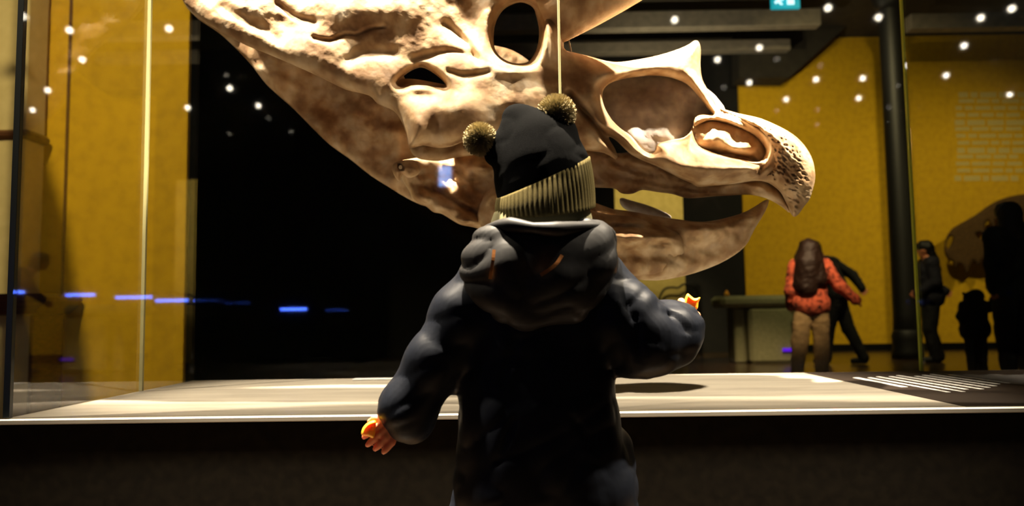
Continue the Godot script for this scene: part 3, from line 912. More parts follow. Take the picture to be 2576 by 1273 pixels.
func background() -> void:
	# sloping dark soffit and pale ceiling beams over the far end
	var poly := PackedVector3Array()
	for q in [[1860, -90], [2300, -90], [2235, -20], [2182, 20], [1986, 195], [1860, 195]]: poly.append(at(q[0], q[1], 12.2))
	struct("trim_soffit", slab(poly, Vector3(0, 0, -0.45)), M.ceiling)
	for q in [[1180, 28, 2066, 70, 11.0], [1180, 104, 1990, 131, 12.0], [2292, 28, 2900, 66, 11.0]]:
		struct("trim_beam", pixel_box(q[0], q[1], q[2], q[3], q[4], 0.2), M.beam)
	# iron column
	var cx := at(2283, 880, 10.5).x
	var col := thing("iron_column", "dark round iron column standing before the ochre wall", "column", Vector3(cx, 0, -10.5))
	part("shaft", lathe(Vector3(cx, 0, -10.5), [[0.0, 0.34], [0.165, 0.34], [0.158, 0.6], [0.15, 2.5], [0.145, 4.8], [0.15, 4.82], [0.0, 4.82]], 32), M.iron, col)
	part("base", lathe(Vector3(cx, 0, -10.5), [[0.0, 0.0], [0.20, 0.0], [0.20, 0.10], [0.185, 0.13], [0.185, 0.26], [0.195, 0.30], [0.175, 0.36], [0.16, 0.40], [0.0, 0.40]], 32), M.iron, col)
	part("capital", lathe(Vector3(cx, 0, -10.5), [[0.0, 4.78], [0.15, 4.78], [0.19, 4.86], [0.24, 5.0], [0.26, 5.02], [0.26, 5.2], [0.0, 5.2]], 32), M.iron, col)
	# emergency exit sign
	var ex := thing("exit_sign", "glowing teal emergency exit sign hanging from the dark ceiling", "sign", at(1976, 0, 9.5))
	part("panel", pixel_box(1940, -44, 2012, 21, 9.5, 0.05, 0.006), M.teal, ex)
	part("door_symbol", pixel_box(1980, -20, 1998, 11, 9.49, 0.008, 0.001), M.sign_white, ex, "white doorway symbol")
	var man := PackedVector3Array()
	for q in [[1951, 10], [1948, 4], [1954, 0], [1952, -8], [1958, -14], [1966, -8], [1972, -2], [1968, 2], [1963, -2], [1964, 4], [1970, 11], [1964, 12], [1958, 6]]: man.append(at(q[0], q[1], 9.485))
	part("running_figure", slab(man, Vector3(0, 0, -0.006)), M.sign_white, ex, "white running figure symbol")
	for k in [1950, 2002]:
		var a := at(k, -44, 9.52)
		part("hanger", tube([a, Vector3(a.x, 5.2, a.z)], [0.008, 0.008], 8), M.black_metal, ex)
	var el := OmniLight3D.new()
	el.name = "light"
	el.light_color = Color(0.1, 0.9, 1.0)
	el.light_energy = 0.05
	el.omni_range = 30.0
	el.omni_attenuation = 2.0
	el.light_size = 0.1
	el.shadow_enabled = true
	ex.add_child(el)
	el.position = Vector3(0, 0, 0.12)
	# pale panel and cable behind the jaws
	var pan := thing("info_board", "pale khaki display panel standing behind the skull's open jaws", "panel", Vector3(at(1640, 800, 10.2).x, 0, -10.2))
	var pa := at(1545, 440, 10.2)
	var pb := at(1716, 440, 10.2)
	part("board", box_mesh(Vector3((pa.x + pb.x) / 2, (pa.y + 0.06) / 2 + 0.03, -10.23), Vector3(pb.x - pa.x, pa.y - 0.06, 0.05), 0.006), M.khaki, pan)
	for x in [pa.x + 0.1, pb.x - 0.1]:
		part("foot", box_mesh(Vector3(x, 0.03, -10.23), Vector3(0.08, 0.06, 0.4), 0.006), M.black_metal, pan)
	var cb := thing("cable", "thin black cable looping in front of the khaki panel", "cable", at(1655, 765, 10.1))
	var cp := []
	for q in [[1650, 800], [1655, 765], [1664, 738], [1675, 726], [1692, 723], [1706, 724], [1722, 715], [1745, 720]]: cp.append(at(q[0], q[1], 10.1))
	cp.append(at(1760, 760, 10.2))
	cp.append(Vector3(at(1762, 800, 10.2).x, 0.01, -10.2))
	cp.insert(0, Vector3(at(1650, 800, 10.1).x, 0.01, -10.1))
	cp = spline(cp, 5)
	var cr := []
	for i in cp.size(): cr.append(0.014)
	part("cord", tube(cp, cr, 8), M.night, cb)
	# counter with a rounded pale top
	var D := 9.9
	var kx0 := at(1815, 760, D).x
	var kx1 := at(1996, 760, D).x
	var ktop := at(1900, 743, D).y
	var kun := at(1900, 773, D).y
	var cn := thing("museum_counter", "low grey-green counter with an overhanging rounded top in front of the ochre wall", "counter", Vector3((kx0 + kx1) / 2, 0, -D - 0.3))
	part("counter_top", box_mesh(Vector3((kx0 + kx1) / 2, (ktop + kun) / 2, -D - 0.3), Vector3(kx1 - kx0, ktop - kun, 0.62), 0.05), M.counter, cn)
	var bx0 := at(1886, 800, D).x
	part("cabinet", box_mesh(Vector3((bx0 + kx1 + 0.02) / 2, kun / 2, -D - 0.28), Vector3(kx1 + 0.02 - bx0, kun, 0.52), 0.04), M.counter, cn)
	part("recess", box_mesh(Vector3((kx0 + bx0) / 2 + 0.1, kun / 2, -D - 0.36), Vector3(bx0 - kx0 - 0.2, kun, 0.36), 0.02), M.counter, cn)
	var led := thing("purple_light", "small purple light strip low on the counter's corner", "light", at(1985, 880, D - 0.03))
	part("light_strip", pixel_box(1970, 876, 2001, 884, D - 0.02, 0.02, 0.003), M.purple_glow, led)
	var toy := thing("orange_ornament", "tiny orange ornament on the edge of the counter top", "ornament", at(1831, 744, D - 0.02))
	part("ornament_body", lathe(Vector3(at(1831, 744, D).x, ktop, -D - 0.06), [[0.0, 0.0], [0.03, 0.0], [0.034, 0.02], [0.02, 0.05], [0.008, 0.07], [0.0, 0.075]], 14), M.cheese, toy)
	# strokes standing for a reflection, and a brown fossil standing for a cast shadow
	var rng := RandomNumberGenerator.new()
	rng.seed = 11
	var lt := thing("reflected_text", "pale strokes standing for a reflection of lettering on the far ochre wall", "lettering", at(2490, 350, 12.69))
	for row in 13:
		var y := 232 + row * 17.5
		var x := 2400.0 + rng.randf() * 14
		var strokes := []
		while x < 2576 - rng.randf() * 20:
			var l := rng.randf_range(14, 46)
			strokes.append(pixel_box(x, y, x + l, y + (9 if row % 4 else 13), 12.695, 0.01, 0.001))
			x += l + 7
		part("reflection_row", joined(strokes), M.reflection_print, lt)
	var fo := thing("skull_shadow", "brown skull-shaped fossil skull mounted before the far ochre wall", "shadow_relief", at(2450, 600, 12.3))
	part("shadow_shape", shell({"outline": V([2375, 632, 2378, 605, 2392, 578, 2420, 560, 2455, 540, 2490, 515, 2530, 497, 2580, 488, 2640, 490, 2640, 560, 2580, 600, 2545, 625, 2520, 650, 2500, 655, 2475, 652, 2460, 668, 2450, 656, 2440, 672, 2432, 690, 2424, 672, 2412, 664, 2402, 676, 2398, 660, 2384, 652]), "rim": 12, "cell": 3.5,
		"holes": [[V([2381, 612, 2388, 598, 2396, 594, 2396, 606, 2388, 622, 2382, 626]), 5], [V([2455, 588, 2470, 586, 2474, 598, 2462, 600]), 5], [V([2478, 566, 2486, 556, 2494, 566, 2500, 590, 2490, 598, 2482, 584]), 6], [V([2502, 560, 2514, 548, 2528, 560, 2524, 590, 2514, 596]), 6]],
		"ctrl": [[2450, 600, 12.3, 0.05, 0.05]], "rough": 0.006, "seed": 71}), M.shadow_brown, fo)  # relief coloured like shaded wall, stands for a skull shadow
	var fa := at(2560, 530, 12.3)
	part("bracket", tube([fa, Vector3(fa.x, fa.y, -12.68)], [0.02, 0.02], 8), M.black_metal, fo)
	# cabinet with a wooden ledge beside the near partition
	var d2 := 4.6
	var wb := thing("ledge_cabinet", "pale cabinet with a brown moulded wooden ledge at the picture's edge", "cabinet", Vector3(at(0, 900, d2).x, 0, -d2 - 0.15))
	var lx := at(112, 765, d2).x
	var ly1 := at(40, 739, d2).y
	var ly0 := at(40, 791, d2).y
	var prof := PackedVector3Array()
	for q in [[0.0, 1.0], [0.03, 1.0], [0.06, 0.82], [0.06, 0.62], [0.045, 0.5], [0.02, 0.3], [0.0, 0.12], [-0.02, 0.0], [-0.9, 0.0], [-0.9, 1.0]]:
		prof.append(Vector3(lx - 0.04 + q[0], lerpf(ly0, ly1, q[1]), -d2 + 0.02))
	part("ledge", slab(prof, Vector3(0, 0, -0.38)), M.wood, wb, "brown moulded wooden ledge")
	var cxr := at(62, 900, d2).x
	part("front", box_mesh(Vector3(cxr - 0.45, ly0 / 2, -d2 - 0.2), Vector3(0.9, ly0, 0.3), 0.006), M.plaster, wb)
	part("edge_strip", box_mesh(Vector3(cxr + 0.012, ly0 / 2, -d2 - 0.19), Vector3(0.024, ly0 - 0.002, 0.31), 0.003), M.wood, wb, "dark strip along the cabinet's edge")
	var px1 := at(55, 500, d2 + 0.15).x
	var pil := thing("wall_pilaster", "pale upright pilaster rising above the wooden ledge", "pilaster", Vector3(px1 - 0.2, ly1, -d2 - 0.25))
	part("shaft", box_mesh(Vector3(px1 - 0.35, (ly1 + 4.6) / 2, -d2 - 0.26), Vector3(0.7, 4.6 - ly1, 0.2), 0.006), M.plaster, pil)
	var by := at(50, 333, d2 + 0.1).y
	part("moulding", box_mesh(Vector3(px1 - 0.31, by, -d2 - 0.25), Vector3(0.70, 0.06, 0.24), 0.02), M.wood, pil)
	struct("trim_groove", box_mesh(Vector3(at(166, 400, 4.99).x, 1.6, -4.995), Vector3(0.018, 3.2, 0.012), 0.001), M.wood)
	# added, unseen banner beyond the picture's edge: its slanting side shades the partition
	var L := Vector3(-2.2, 4.4, -1.2)
	var e1 := L.lerp(at(102, 345, 5.0), 0.5)
	var e2 := L.lerp(at(172, 565, 5.0), 0.5)
	var e3 := L.lerp(at(233, 1010, 5.0), 0.5)
	var top := e1 + (e1 - e2) * 0.35
	var inner := L.lerp(at(56, 700, 5.0), 0.5).x
	e3 += (e3 - e2) * 0.6
	var blocker_node := thing("shade_blocker", "unseen added banner hanging beside the near partition", "blocker", Vector3(top.x - 0.5, 2.5, top.z))
	part("cloth", slab(PackedVector3Array([top, e2, e3, Vector3(inner, e3.y, e3.z), Vector3(inner, top.y, top.z)]), Vector3(0, 0, 0.01)), M.night, blocker_node)  # unseen sheet, shaped to throw the slanting shade
	part("rail", tube([Vector3(inner - 0.04, top.y + 0.01, top.z), top + Vector3(0.04, 0.01, 0)], [0.015, 0.015], 10), M.black_metal, blocker_node)
	for k in [inner, top.x]:
		part("cord", tube([Vector3(k, top.y + 0.01, top.z), Vector3(k, 5.2, top.z)], [0.005, 0.005], 6), M.black_metal, blocker_node)
	reflected()

# Lamps, consoles and a window behind the viewer: the front glass mirrors them.
func behind(px: float, py: float, height: float) -> Vector3:
	var d := at(px, py, 1.0) - EYE
	var p := EYE + d * ((height - EYE.y) / d.y)
	return Vector3(p.x, p.y, 2.0 * -1.86 - p.z)

func reflected() -> void:
	var eye_image := Vector3(EYE.x, EYE.y, 2.0 * -1.86)
	var spots := [[60, 42], [175, 76], [425, 72], [207, 150], [120, 227], [82, 277], [578, 222], [650, 266], [472, 271], [1697, 50], [2083, 20], [2210, 44], [1910, 120], [2053, 200], [2170, 197], [1978, 250], [2160, 247], [2425, 115], [2467, 45], [2545, 22], [2380, 190], [2540, 238], [1885, 208], [1805, 150]]
	var names := ["mirrored spotlight nearest the picture's top corner above the pale pilaster", "mirrored spotlight above the narrow groove of the near partition", "mirrored spotlight close beside the pale seam of the side glass", "mirrored spotlight low over the near partition's groove",
		"mirrored spotlight between the pilaster and the partition's groove", "mirrored spotlight lowest beside the pilaster's moulding", "mirrored spotlight higher of two over the black stretch", "mirrored spotlight lower of two over the black stretch, under the frill", "mirrored spotlight on the partition's upright edge",
		"mirrored spotlight between the brow horn and the nose horn", "mirrored spotlight next to the teal exit sign", "mirrored spotlight where the soffit meets the iron column", "mirrored spotlight hanging alone above the skull's nostrils", "mirrored spotlight upper of the group above the beak", "mirrored spotlight upper one beside the iron column",
		"mirrored spotlight lower of the group above the beak", "mirrored spotlight lower one beside the iron column", "mirrored spotlight largest to the outer side of the iron column", "mirrored spotlight below the pale beam past the column", "mirrored spotlight in the picture's far top corner", "mirrored spotlight just past the greenish glass edge", "mirrored spotlight over the strokes painted for reflected lettering", "mirrored spotlight at the ochre wall's dark end", "faint mirrored spotlight beside the nose horn's tip"]
	for i in spots.size():
		var p := behind(spots[i][0], spots[i][1], 4.7)
		aimed_spot("hall_spotlight", names[i], p, eye_image, 0.03, 12.0, Color(1, 0.95, 0.85), 0.05, 0.8, 0.5)
	# consoles with blue screens
	for q in [[0, 62, 735, "at the picture's edge over the wooden ledge"], [166, 240, 742, "across the slanting shade on the partition"], [292, 384, 748, "across the pale seam of the side glass"], [392, 474, 756, "at the partition's upright edge"], [706, 772, 778, "alone on the black stretch"]]:
		var xm: float = (q[0] + q[1]) / 2.0
		var v := at(xm, q[2], 9.0)
		var c := Vector3(v.x, v.y, 2.0 * -1.86 - v.z)
		var w: float = (q[1] - q[0]) / FOCAL * 9.0
		var t := thing("screen_console", "console with a glowing blue screen edge, mirrored " + str(q[3]), "console", Vector3(c.x, 0, c.z), "blue screen consoles")
		part("screen_strip", box_mesh(c, Vector3(w, 0.03, 0.02), 0.003), M.blue_glow, t)
		part("desk", box_mesh(c + Vector3(0, -0.04, 0.2), Vector3(w + 0.08, 0.04, 0.44), 0.006), M.night, t)
		part("pedestal", box_mesh(Vector3(c.x, (c.y - 0.06) / 2, c.z + 0.22), Vector3(w * 0.6, c.y - 0.06, 0.25), 0.006), M.night, t)
		var l := AreaLight3D.new()
		l.name = "light"
		l.area_size = Vector2(w, 0.03)
		l.light_color = Color(0.2, 0.35, 1.0)
		l.light_energy = 0.05
		l.shadow_enabled = true
		t.add_child(l)
		l.position = Vector3(0, c.y, -0.02)
	# window in the rear wall
	var dw := 14.0 + 3.72
	var wa := at(1104, 470, dw)
	var wb := at(1136, 418, dw)
	var wt := struct("window_1", box_mesh(Vector3((wa.x + wb.x) / 2, (wa.y + wb.y) / 2, 13.99), Vector3(wb.x - wa.x + 0.06, wb.y - wa.y + 0.06, 0.02), 0.004), M.night)
	for k in [[0.0, 0.48], [0.52, 1.0]]:
		var y0 := lerpf(wa.y, wb.y, k[0])
		var y1 := lerpf(wa.y, wb.y, k[1])
		part("window_pane", box_mesh(Vector3((wa.x + wb.x) / 2, (y0 + y1) / 2, 13.97), Vector3(wb.x - wa.x, y1 - y0, 0.02), 0.003), M.window_glow, wt)
# ------------------------------------------------------------------ people
# The bones of one hand: from the wrist w along d, back of the hand towards n; s points to the thumb's side.
func hand_bones(w: Vector3, d: Vector3, n: Vector3, thumb_side: float, size: float, curl: Array) -> Array:
	d = d.normalized()
	var s := d.cross(n).normalized() * thumb_side
	n = s.cross(d).normalized() * thumb_side
	if n.dot(d.cross(s)) == 0: n = d.cross(s)
	var r := 0.088 * size
	var out := []
	for k in 4:
		var x := (1.5 - k) * 0.21 * size
		var kn := w + d * (0.48 - 0.03 * absf(k - 1.0)) * size + s * x
		out.append([w + d * 0.06 * size + s * x * 0.6, kn, r * 1.15, r * 1.05])
		var length: float = [0.40, 0.45, 0.42, 0.33][k] * size
		var a: float = curl[k + 1]
		var p := kn
		var dir := d
		for j in 3:
			dir = (d * cos(a * (j + 1) * 0.6) - n * sin(a * (j + 1) * 0.6)).normalized()
			var q: Vector3 = p + (dir + s * x * 0.6 / size * 0.25) * length * [0.45, 0.32, 0.25][j]
			out.append([p, q, r * (1.0 - 0.07 * j), r * (0.93 - 0.07 * j)])
			p = q
	var tb := w + d * 0.14 * size + s * 0.30 * size
	var t1 := tb + (d * 0.6 + s * 0.75 - n * 0.25).normalized() * 0.22 * size
	var t2: Vector3 = t1 + (d * 0.9 + s * 0.25 - n * (0.2 + curl[0])).normalized() * 0.2 * size
	out.append([w + d * 0.05 * size + s * 0.1 * size, tb, r * 1.2, r * 1.2])
	out.append([tb, t1, r * 1.2, r * 1.05])
	out.append([t1, t2, r * 1.05, r * 0.85])
	return out

func ring_band(c0: Vector3, a0: Vector3, n0: Vector3, c1: Vector3, a1: Vector3, n1: Vector3, ribs: int, rib: float, bulge: float, thick: float, sides: int, rows := 8) -> ArrayMesh:
	var v := PackedVector3Array()
	var idx := PackedInt32Array()
	for pass_ in 2:
		for j in rows + 1:
			var t := float(j) / rows
			if pass_ == 1: t = 1.0 - t
			for i in sides:
				var f := TAU * i / sides
				var c := c0.lerp(c1, t)
				var r := a0.lerp(a1, t) * cos(f) + n0.lerp(n1, t) * sin(f)
				var sc := 1.0 + bulge * sin(PI * t) - (thick if pass_ == 1 else 0.0)
				if pass_ == 0: sc += rib * (absf(cos(ribs * f * 0.5)) - 0.5) * (0.4 + 0.6 * sin(PI * clampf(t, 0.05, 0.95)))
				v.append(c + r * sc)
	var n := (rows + 1) * 2
	for j in n:
		for i in sides:
			var p := j * sides + i
			var q := j * sides + (i + 1) % sides
			var p2 := ((j + 1) % n) * sides + i
			var q2 := ((j + 1) % n) * sides + (i + 1) % sides
			idx.append_array([p, q2, q, p, p2, q2])
	# wind outwards
	var probe := mesh_of(v, idx)
	var a := probe.surface_get_arrays(0)
	var mid := (c0 + c1) / 2
	var k := sides * (rows / 2)
	if (a[Mesh.ARRAY_NORMAL][k] as Vector3).dot(a[Mesh.ARRAY_VERTEX][k] - mid) < 0:
		for t in range(0, idx.size(), 3):
			var x := idx[t + 1]
			idx[t + 1] = idx[t + 2]
			idx[t + 2] = x
		return mesh_of(v, idx)
	return probe

func pompom_mesh(c: Vector3, r: float, seed_: int) -> ArrayMesh:
	var rng := RandomNumberGenerator.new()
	rng.seed = seed_
	var v := PackedVector3Array()
	var idx := PackedInt32Array()
	for i in 5200:
		var y := 1.0 - 2.0 * (i + 0.5) / 5200.0
		var f := 2.39996 * i
		var d := Vector3(sqrt(1 - y * y) * cos(f), y, sqrt(1 - y * y) * sin(f))
		d = (d + Vector3(rng.randf_range(-1, 1), rng.randf_range(-1, 1), rng.randf_range(-1, 1)) * 0.16).normalized()
		var s := d.cross(Vector3(rng.randf_range(-1, 1), rng.randf_range(-1, 1), rng.randf_range(-1, 1))).normalized()
		var w := r * 0.018
		var a := c + d * r * 0.62
		var b := c + (d + s * rng.randf_range(-0.05, 0.05)) * r * rng.randf_range(0.9, 1.04)
		var first := v.size()
		v.append_array([a - s * w, a + s * w, b + s * w * 0.8, b - s * w * 0.8])
		idx.append_array([first, first + 1, first + 2, first, first + 2, first + 3])
	return mesh_of(v, idx)

func toddler() -> void:
	var D := 1.42
	var u := D / FOCAL
	var t := thing("person", "toddler in a dark snowsuit and pompom hat, standing with back to the viewer", "person", Vector3(at(1375, 1000, D).x, 0, -D))
	var feet := 1712.0
	# --- body under the clothes, head and hands
	var hc := at(1370, 455, D - 0.005)
	var body := [
		[hc + Vector3(0, 0.012, 0.008), hc + Vector3(0, 0.0, -0.012), 0.066, 0.062], [hc + Vector3(0, -0.02, -0.02), hc + Vector3(0, -0.045, -0.035), 0.045, 0.032],
		[hc + Vector3(0, -0.05, 0), at(1365, 620, D), 0.034, 0.036], [at(1290, 690, D), at(1440, 690, D), 0.042, 0.042], [at(1365, 700, D), at(1365, 900, D), 0.07, 0.075, 0.8], [at(1365, 900, D), at(1365, 1120, D), 0.075, 0.085, 0.8],
		[at(1220, 690, D), at(1075, 900, D - 0.01), 0.034, 0.027], [at(1075, 900, D - 0.01), at(1000, 1068, D), 0.027, 0.020],
		[at(1520, 690, D), at(1605, 855, D + 0.0), 0.034, 0.028], [at(1605, 855, D), at(1735, 808, D + 0.07), 0.028, 0.020],
		[at(1300, 1120, D), at(1285, 1400, D + 0.02), 0.058, 0.042], [at(1285, 1400, D + 0.02), at(1280, 1650, D), 0.042, 0.03], [at(1440, 1120, D), at(1455, 1400, D + 0.02), 0.058, 0.042], [at(1455, 1400, D + 0.02), at(1460, 1650, D), 0.042, 0.03],
		[hc + Vector3(0, -0.012, -0.066), hc + Vector3(0, -0.022, -0.076), 0.007, 0.010], [hc + Vector3(-0.066, -0.012, 0.0), hc + Vector3(-0.07, -0.03, 0.004), 0.010, 0.007], [hc + Vector3(0.066, -0.012, 0.0), hc + Vector3(0.07, -0.03, 0.004), 0.010, 0.007],
		[hc + Vector3(-0.03, -0.028, -0.045), hc + Vector3(0.03, -0.028, -0.045), 0.022, 0.022]]
	var left := hand_bones(at(992, 1064, D), at(946, 1108, D - 0.01) - at(1000, 1050, D), Vector3(0.25, 0.1, 1), 1.0, 0.066, [0.5, 0.35, 0.3, 0.28, 0.12])
	var right := hand_bones(at(1728, 815, D + 0.065), at(1745, 762, D + 0.085) - at(1728, 815, D + 0.065), Vector3(0.3, -0.2, 1), -1.0, 0.062, [0.5, 0.7, 0.7, 0.75, 0.8])
	part("body", joined([blob(body, 0.008, 0.018), blob(left, 0.0025, 0.004), blob(right, 0.0025, 0.004)]), M.skin, t)
	for sx in [-1, 1]:
		part("eye", lathe(hc + Vector3(sx * 0.026, -0.004, -0.062), [[0.0, -0.008], [0.006, -0.006], [0.0085, 0.0], [0.006, 0.006], [0.0, 0.008]], 12), M.eye, t)
	part("mouth", tube([hc + Vector3(-0.017, -0.044, -0.064), hc + Vector3(0, -0.047, -0.070), hc + Vector3(0.017, -0.044, -0.064)], [0.002, 0.004, 0.002], 8), M.lip, t)
	# --- snowsuit
	var suit := [
		[at(1245, 700, D), at(1485, 700, D), 76 * u, 72 * u, 0.9], [at(1290, 790, D), at(1415, 790, D), 118 * u, 112 * u, 0.85], [at(1284, 900, D), at(1420, 900, D), 116 * u, 112 * u, 0.85],
		[at(1280, 1010, D), at(1430, 1010, D), 122 * u, 122 * u, 0.85], [at(1280, 1110, D), at(1440, 1110, D), 126 * u, 126 * u, 0.85], [at(1285, 1210, D), at(1455, 1210, D), 126 * u, 132 * u, 0.85],
		[at(1258, 1240, D + 0.01), at(1245, 1420, D + 0.05), 108 * u, 92 * u], [at(1245, 1420, D + 0.05), at(1250, 1640, D + 0.01), 92 * u, 76 * u],
		[at(1480, 1240, D + 0.01), at(1500, 1420, D + 0.05), 112 * u, 92 * u], [at(1500, 1420, D + 0.05), at(1495, 1640, D + 0.01), 92 * u, 76 * u],
		[at(1215, 1195, D + 0.07), at(1196, 1320, D + 0.09), 62 * u, 84 * u], [at(1530, 1130, D + 0.05), at(1528, 1290, D + 0.07), 60 * u, 78 * u],
		# arms
		[at(1232, 712, D), at(1168, 790, D - 0.005), 78 * u, 76 * u], [at(1168, 790, D - 0.005), at(1098, 905, D - 0.012), 76 * u, 64 * u], [at(1098, 905, D - 0.012), at(1026, 1030, D), 64 * u, 70 * u], [at(1026, 1030, D), at(1032, 1064, D + 0.005), 68 * u, 46 * u],
		[at(1500, 715, D), at(1570, 800, D - 0.01), 84 * u, 86 * u], [at(1570, 800, D - 0.01), at(1612, 862, D - 0.01), 86 * u, 84 * u], [at(1612, 862, D - 0.01), at(1690, 836, D + 0.035), 84 * u, 78 * u], [at(1690, 836, D + 0.035), at(1712, 826, D + 0.05), 76 * u, 58 * u]]
	# creases at the elbows, the seams of the sleeves and the gathered waist
	var marks := []
	for q in [[1050, 900, 1120, 930], [1120, 770, 1180, 800], [1600, 770, 1612, 940], [1650, 775, 1676, 800], [1676, 800, 1690, 900], [1560, 720, 1590, 800], [1690, 790, 1728, 830], [1190, 700, 1215, 780], [1290, 1060, 1250, 1160], [1440, 1050, 1500, 1130], [1300, 860, 1260, 960], [1480, 820, 1500, 930]]:
		for dz in [-0.075, -0.03]: marks.append([at(q[0], q[1], D + dz), at(q[2], q[3], D + dz), 0.005, 0.007])
	for k in 9:
		marks.append([at(1255 + k * 24, 915 + 12 * sin(k), D - 0.1), at(1250 + k * 25, 985 + 10 * cos(k), D - 0.1), 0.006, 0.006])
	part("snowsuit", blob(suit, 0.0055, 0.026, 0.0028, [], marks), M.navy, t, "dark navy padded snowsuit")
	# --- hood lying on the back
	var Dh := D - 0.072
	var uh := Dh / FOCAL
	var hood := [
		[at(1268, 660, Dh), at(1450, 655, Dh), 92 * uh, 88 * uh, 0.5], [at(1300, 705, Dh - 0.004), at(1425, 695, Dh - 0.004), 92 * uh, 86 * uh, 0.5], [at(1335, 722, Dh - 0.004), at(1375, 720, Dh - 0.004), 84 * uh, 84 * uh, 0.5],
		[at(1232, 615, Dh + 0.02), at(1222, 690, Dh + 0.02), 42 * uh, 46 * uh, 0.9], [at(1492, 612, Dh + 0.02), at(1492, 665, Dh + 0.02), 46 * uh, 40 * uh, 0.9]]
	var hd := part("hood", blob(hood, 0.005, 0.03, 0.0035), M.hood, t, "charcoal hood folded down over the back")
	var rim_p := []
	var rim_r := []
	for q in [[1206, 615, 0.05], [1214, 590, 0.035], [1240, 573, 0.0], [1285, 567, -0.02], [1340, 573, -0.034], [1400, 577, -0.034], [1455, 572, -0.022], [1503, 573, 0.0], [1530, 592, 0.03], [1531, 635, 0.05]]:
		rim_p.append(at(q[0], q[1], Dh + q[2]))
		rim_r.append((17.0 + 4.0 * sin(q[0] * 0.05)) * uh)
	part("hood_rim", tube(spline(rim_p, 4), spline_f(rim_r, 4), 14), M.hood, hd)
	part("tape", tape([at(1243, 628, Dh - 0.049), at(1240, 655, Dh - 0.052), at(1236, 680, Dh - 0.052), at(1233, 702, Dh - 0.048)], 0.0055), M.orange_tape, hd, "narrow orange reflective tape")
	part("tape", tape([at(1414, 642, Dh - 0.050), at(1400, 663, Dh - 0.053), at(1382, 678, Dh - 0.055), at(1360, 692, Dh - 0.056)], 0.006), M.orange_tape, hd, "narrow orange reflective tape")
	# --- neck warmer
	part("neck_warmer", ring_band(at(1362, 528, D), Vector3(120 * u, 0.004, 0), Vector3(0, -0.004, 0.075), at(1362, 585, D), Vector3(130 * u, 0, 0), Vector3(0, -0.01, 0.085), 0, 0.0, 0.03, 0.06, 64), M.collar, t, "olive knitted neck warmer")
	# --- hat
	var crown := [
		[at(1366, 470, D), at(1364, 425, D), 116 * u, 114 * u, 0.95], [at(1364, 425, D), at(1352, 380, D), 112 * u, 100 * u, 0.92], [at(1345, 375, D), at(1306, 312, D), 84 * u, 47 * u, 0.85],
		[at(1335, 372, D), at(1258, 374, D), 70 * u, 30 * u, 0.8], [at(1360, 360, D), at(1412, 318, D), 74 * u, 36 * u, 0.8], [at(1258, 374, D), at(1246, 392, D), 28 * u, 17 * u]]
	var hat := part("hat", blob(crown, 0.0045, 0.02, 0.0025), M.knit_black, t, "black knitted hat with two pompoms")
	part("brim", ring_band(at(1366, 446, D), Vector3(119 * u, 52 * u, 0), Vector3(0, -0.018, 0.085), at(1373, 530, D), Vector3(125 * u, 10 * u, 0), Vector3(0, -0.022, 0.092), 64, 0.035, 0.02, 0.05, 640, 12), M.knit_olive, hat, "olive ribbed brim")
	for q in [[1208, 350, 44, 3], [1400, 286, 51, 9]]:
		var c := at(q[0], q[1], D - 0.01)
		var r: float = q[2] * u
		var pm := part("pompom", lathe(c, [[0.0, -0.7 * r], [0.5 * r, -0.5 * r], [0.7 * r, 0.0], [0.5 * r, 0.5 * r], [0.0, 0.7 * r]], 16), M.fluff, hat, "fluffy olive pompom")
		# yarn ends join the same pompom
		pm.mesh = joined([pm.mesh, pompom_mesh(c, r, q[3])])
	# --- boots
	for q in [[1250, 1], [1495, 1]]:
		var a := at(q[0], 1640, D + 0.01)
		part("boot", blob([[Vector3(a.x, 0.10, a.z), Vector3(a.x, 0.055, a.z), 0.05, 0.048], [Vector3(a.x, 0.045, a.z + 0.01), Vector3(a.x, 0.04, a.z - 0.09), 0.044, 0.038]], 0.008, 0.02, 0.0, [[Vector3(0, 0.004, 0), Vector3.DOWN]]), M.boot, t)
	# --- food held in the hands
	var bite := thing("snack_piece", "yellow wedge of food held in the lowered hand", "food", at(928, 1080, D), "snack pieces")
	part("wedge", wedge([910, 1095, 911, 1080, 921, 1066, 936, 1058, 946, 1062, 941, 1100, 926, 1098], D - 0.03, 0.022), M.cheese, bite)
	var bite2 := thing("snack_piece", "pale yellow bitten piece of food held in the raised hand", "food", at(1742, 757, D), "snack pieces")
	part("wedge", wedge([1722, 766, 1724, 748, 1730, 738, 1738, 744, 1746, 750, 1753, 750, 1762, 748, 1757, 762, 1754, 778, 1738, 776], D + 0.07, 0.02), M.cheese, bite2)

func wedge(px: Array, d: float, th: float) -> ArrayMesh:
	return shell({"outline": V(px), "rim": 6, "cell": 1.6, "soft": 20.0, "ctrl": [[px[0], px[1], d + th / 2, th / 2, th / 2]], "rough": 0.0006, "seed": int(px[0])})

func spline(pts: Array, n: int) -> Array:
	var out := []
	for i in pts.size() - 1:
		for k in n:
			out.append((pts[i] as Vector3).cubic_interpolate(pts[i + 1], pts[maxi(i - 1, 0)], pts[mini(i + 2, pts.size() - 1)], float(k) / n))
	out.append(pts[-1])
	return out

func spline_f(a: Array, n: int) -> Array:
	var out := []
	for i in a.size() - 1:
		for k in n: out.append(lerpf(a[i], a[i + 1], float(k) / n))
	out.append(a[-1])
	return out

